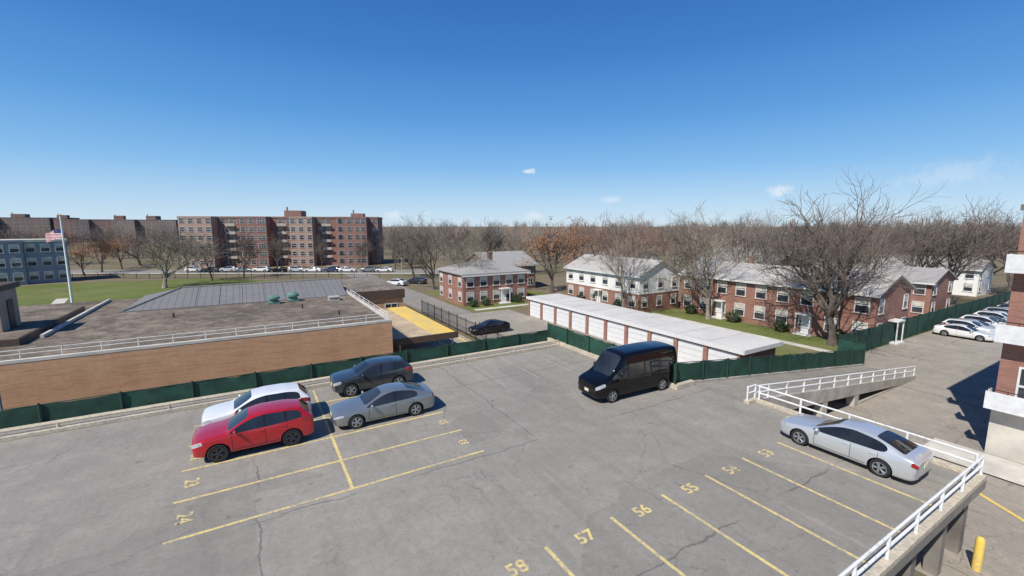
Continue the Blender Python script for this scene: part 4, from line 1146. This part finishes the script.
T = [
 (832, 45.0, 18.2, 'big', 'largest bare tree, dark and wide, before the right end of the long brick row', '', 1.05),
 (708, 58, 16.0, 'b1', 'pale-barked bare tree before the left end of the long brick row', 'pale', 1.15),
 (738, 74, 15.0, 'b2', 'bare tree close to the right of the pale-barked tree', '', 1.0),
 (622, 60, 14.6, 'b3', 'slim bare tree before the middle of the white house', 'pale', 1.0),
 (601, 76, 15.4, 'b2', 'reddish bare tree rising over the left end of the white house', 'red', 1.1),
 (647, 92, 15.8, 'b1', 'bare tree behind the roof of the white house', 'red', 1.2),
 (676, 98, 15.8, 'wide', 'wide bare tree behind the right gable of the white house', 'pale', 1.1),
 (766, 84, 16.2, 'b3', 'bare tree over the roof of the long brick row, left of the largest tree', 'pale', 1.2),
 (800, 98, 16.6, 'wide', 'wide bare tree in the distance just left of the largest tree', '', 1.1),
 (872, 92, 16.4, 'b2', 'bare tree in the distance just right of the largest tree', '', 1.1),
 (905, 74, 15.8, 'b1', 'bare tree above the right gable of the long brick row', '', 1.15),
 (942, 66, 17.2, 'wide', 'wide dark bare tree before the brick house at right', '', 1.0),
 (978, 84, 17.8, 'b2', 'bare tree above the driveway cars at right', '', 1.15),
 (1008, 74, 18.2, 'b1', 'bare tree beside the apartment building at the right edge', '', 1.2),
 (956, 110, 17.4, 'wide', 'pale bare tree far behind the driveway fence at right', 'pale', 1.1),
 (552, 82, 14.0, 'oak', 'brown-leaved oak between the hipped-roof house and the white house', '', 1.1),
 (578, 100, 13.8, 'oak', 'smaller brown-leaved tree behind the brown oak', '', 1.0),
 (434, 86, 15.6, 'b1', 'tall bare tree at the left of the hipped-roof house', '', 1.15),
 (464, 72, 13.8, 'b3', 'slim bare tree before the left corner of the hipped-roof house', 'pale', 0.9),
 (414, 104, 15.2, 'b2', 'bare tree by the side road left of the tall bare tree', '', 1.0),
 (490, 108, 15.2, 'wide', 'wide bare tree behind the hipped roof', '', 1.0),
 (522, 112, 14.8, 'b1', 'bare tree behind the right end of the hipped roof', 'pale', 1.2),
 (165, 88, 13.0, 'wide', 'broad grey bare tree on the lawn left of the apartment block', 'pale', 1.25),
 (212, 100, 12.2, 'b2', 'bare tree before the left end of the apartment block', '', 0.95),
 (244, 106, 13.0, 'b1', 'tall bare tree before the pale bay of the apartment block', '', 0.9),
 (188, 116, 12.6, 'b3', 'slim bare tree between two trees at left of the apartment block', '', 1.0),
 (278, 127, 11.2, 'b2', 'small bare tree before the middle of the apartment block', '', 0.8),
 (322, 127, 10.5, 'b3', 'small bare tree before the right half of the apartment block', '', 0.8),
 (362, 127, 10.8, 'wide', 'small wide bare tree at the right end of the apartment block', '', 0.7),
 (102, 118, 10.6, 'oak', 'brown-leaved tree on the far lawn at left, tallest of three', '', 1.2),
 (84, 110, 9.0, 'oak', 'brown-leaved tree on the far lawn at left, nearest the blue grey building', '', 1.2),
 (122, 128, 10.2, 'oak', 'brown-leaved tree on the far lawn at left, the right one of three', '', 1.2),
 (395, 128, 13.4, 'b1', 'bare tree past the right end of the apartment block', '', 1.1),
 (140, 140, 13.2, 'wide', 'wide bare tree on the skyline right of the brown-leaved trees', '', 1.2),
 (60, 140, 13.2, 'b2', 'bare tree showing behind the flagpole', '', 1.3),
 (30, 160, 14.4, 'wide', 'bare tree over the blue grey building, before the skyline block', '', 1.3),
 (105, 165, 15.0, 'b1', 'bare tree before the skyline blocks, above the brown-leaved trees', '', 1.4),
 (172, 160, 14.8, 'b2', 'bare tree on the skyline just left of the red apartment block', '', 1.3),
 (690, 112, 16.2, 'b2', 'reddish bare tree on the skyline behind the pale-barked tree', 'red', 1.2),
 (730, 120, 17.0, 'b1', 'bare tree on the skyline right of the pale-barked tree', 'pale', 1.2),
 (620, 118, 15.8, 'wide', 'bare tree on the skyline behind the white house, left part', '', 1.1),
 (835, 118, 17.2, 'b1', 'bare tree on the skyline hidden behind the largest tree', '', 1.2),
 (920, 120, 17.6, 'b2', 'bare tree on the skyline between the two wide trees at right', 'pale', 1.2),
 (455, 122, 15.0, 'b2', 'bare tree on the skyline behind the slim tree at the corner house', '', 1.2),
]
for px, Y, h, key, lab, tone, wd_ in T: tree(px, Y, h, key, lab, tone, wd_)

# shrubs at the houses
def shrub_mesh(seed):
    rnd = random.Random(seed); b = MB()
    for _ in range(700):
        v = Vector((rnd.gauss(0, 1), rnd.gauss(0, 1), rnd.gauss(0, 1))).normalized() * rnd.uniform(.55, 1.0) ** 0.5
        c = Vector((v.x * 0.75, v.y * 0.75, 0.62 + v.z * 0.6)) * (1 + 0.15 * math.sin(v.x * 7 + v.y * 5))
        a_ = Vector((rnd.gauss(0, 1), rnd.gauss(0, 1), rnd.gauss(0, 1))).normalized(); q = a_.orthogonal().normalized()
        a_ *= 0.1; q *= 0.06; b.add([c - a_, c + q, c + a_, c - q], [(0, 1, 2, 3)])
    return b.mesh('foliage', [M['leafgreen']], False, fix=False)
SH = [shrub_mesh(1), shrub_mesh(2)]
stem = MB(); stem.tube((0, 0, 0), (0, 0, 0.6), 0.06, 0.03, 6); stem.tube((0, 0, 0.2), (0.3, 0.1, 0.8), 0.03, 0.015, 5); STM = stem.mesh('stem', [M['bark']])
for i, (u, w, s, lab) in enumerate(((29.2, 60.6, 0.9, 'left of the door of the hipped-roof house, first from its corner'), (31.4, 60.6, 1.0, 'before the hipped-roof house, second from its left corner'),
        (37.2, 60.6, 1.1, 'before the right part of the hipped-roof house'), (53.5, 21.5, 1.1, 'before the long brick row, nearest its right gable'), (53.5, 27.5, 1.0, 'before the long brick row, second from its right gable'),
        (53.5, 33.5, 1.2, 'before the middle of the long brick row'), (53.5, 40.0, 1.0, 'before the left end of the long brick row'), (46.2, 47.0, 1.1, 'before the white house near its right end'), (46.2, 55.5, 1.0, 'before the white house near its left end'))):
    t = thing('evergreen_shrub', 'round green shrub ' + lab, 'shrub', P(u, w, GZ), i * 1.3, 'shrubs at the houses'); t.scale = (s, s, s)
    link('foliage', SH[i % 2], t); link('stem', STM, t)

# the far-off wood along the horizon: many separate bare crowns of uneven height and tone
rnd = random.Random(99)
wb = MB()
for i in range(520):
    px = rnd.uniform(370, 1090) if i % 4 else rnd.uniform(-60, 400)
    if px < 390: Y = rnd.uniform(165, 280); h = rnd.uniform(9, 15.0)
    else:
        Y = rnd.choice((rnd.uniform(125, 190), rnd.uniform(180, 300), rnd.uniform(260, 440)))
        h = rnd.triangular(9.0, 18.0, 13.0) if px > 560 else rnd.triangular(9.0, 16.5, 12.8)
        if Y > 260: h = max(h, 13.0) + rnd.uniform(0, 3)
    c = at(px, Y)
    mi = rnd.choice((0, 0, 1, 2, 2))
    wb.tube(c, c + Vector((0, 0, h * 0.55)), 0.22, 0.1, 4, mi)
    rx = h * rnd.uniform(.2, .34); rz2 = h * rnd.uniform(.36, .42); cz = h - rz2
    for k in range(140):
        d = Vector((rnd.gauss(0, 1), rnd.gauss(0, 1), rnd.gauss(0.25, 1))).normalized()
        f = rnd.uniform(.2, .75); g_ = min(1.0, f + rnd.uniform(.2, .45)) * rnd.uniform(.8, 1.06)
        st_ = c + Vector((d.x * rx * f, d.y * rx * f, cz + d.z * rz2 * f - 0.1 * h * (1 - f)))
        e = c + Vector((d.x * rx * g_, d.y * rx * g_, cz + d.z * rz2 * g_ + 0.03 * h))
        q = Vector((0.74, -0.67, 0)) * rnd.uniform(.035, .10) * (0.6 + Y / 300)
        wb.add([st_ - q, st_ + q, e], [(0, 1, 2)], mi)
o = wb.build('far_wood', [M['wood'], M['wood2'], M['wood3']], fix=False); o['kind'] = 'stuff'
tag(o, 'grey brown band of leafless woodland along the horizon', 'wood')
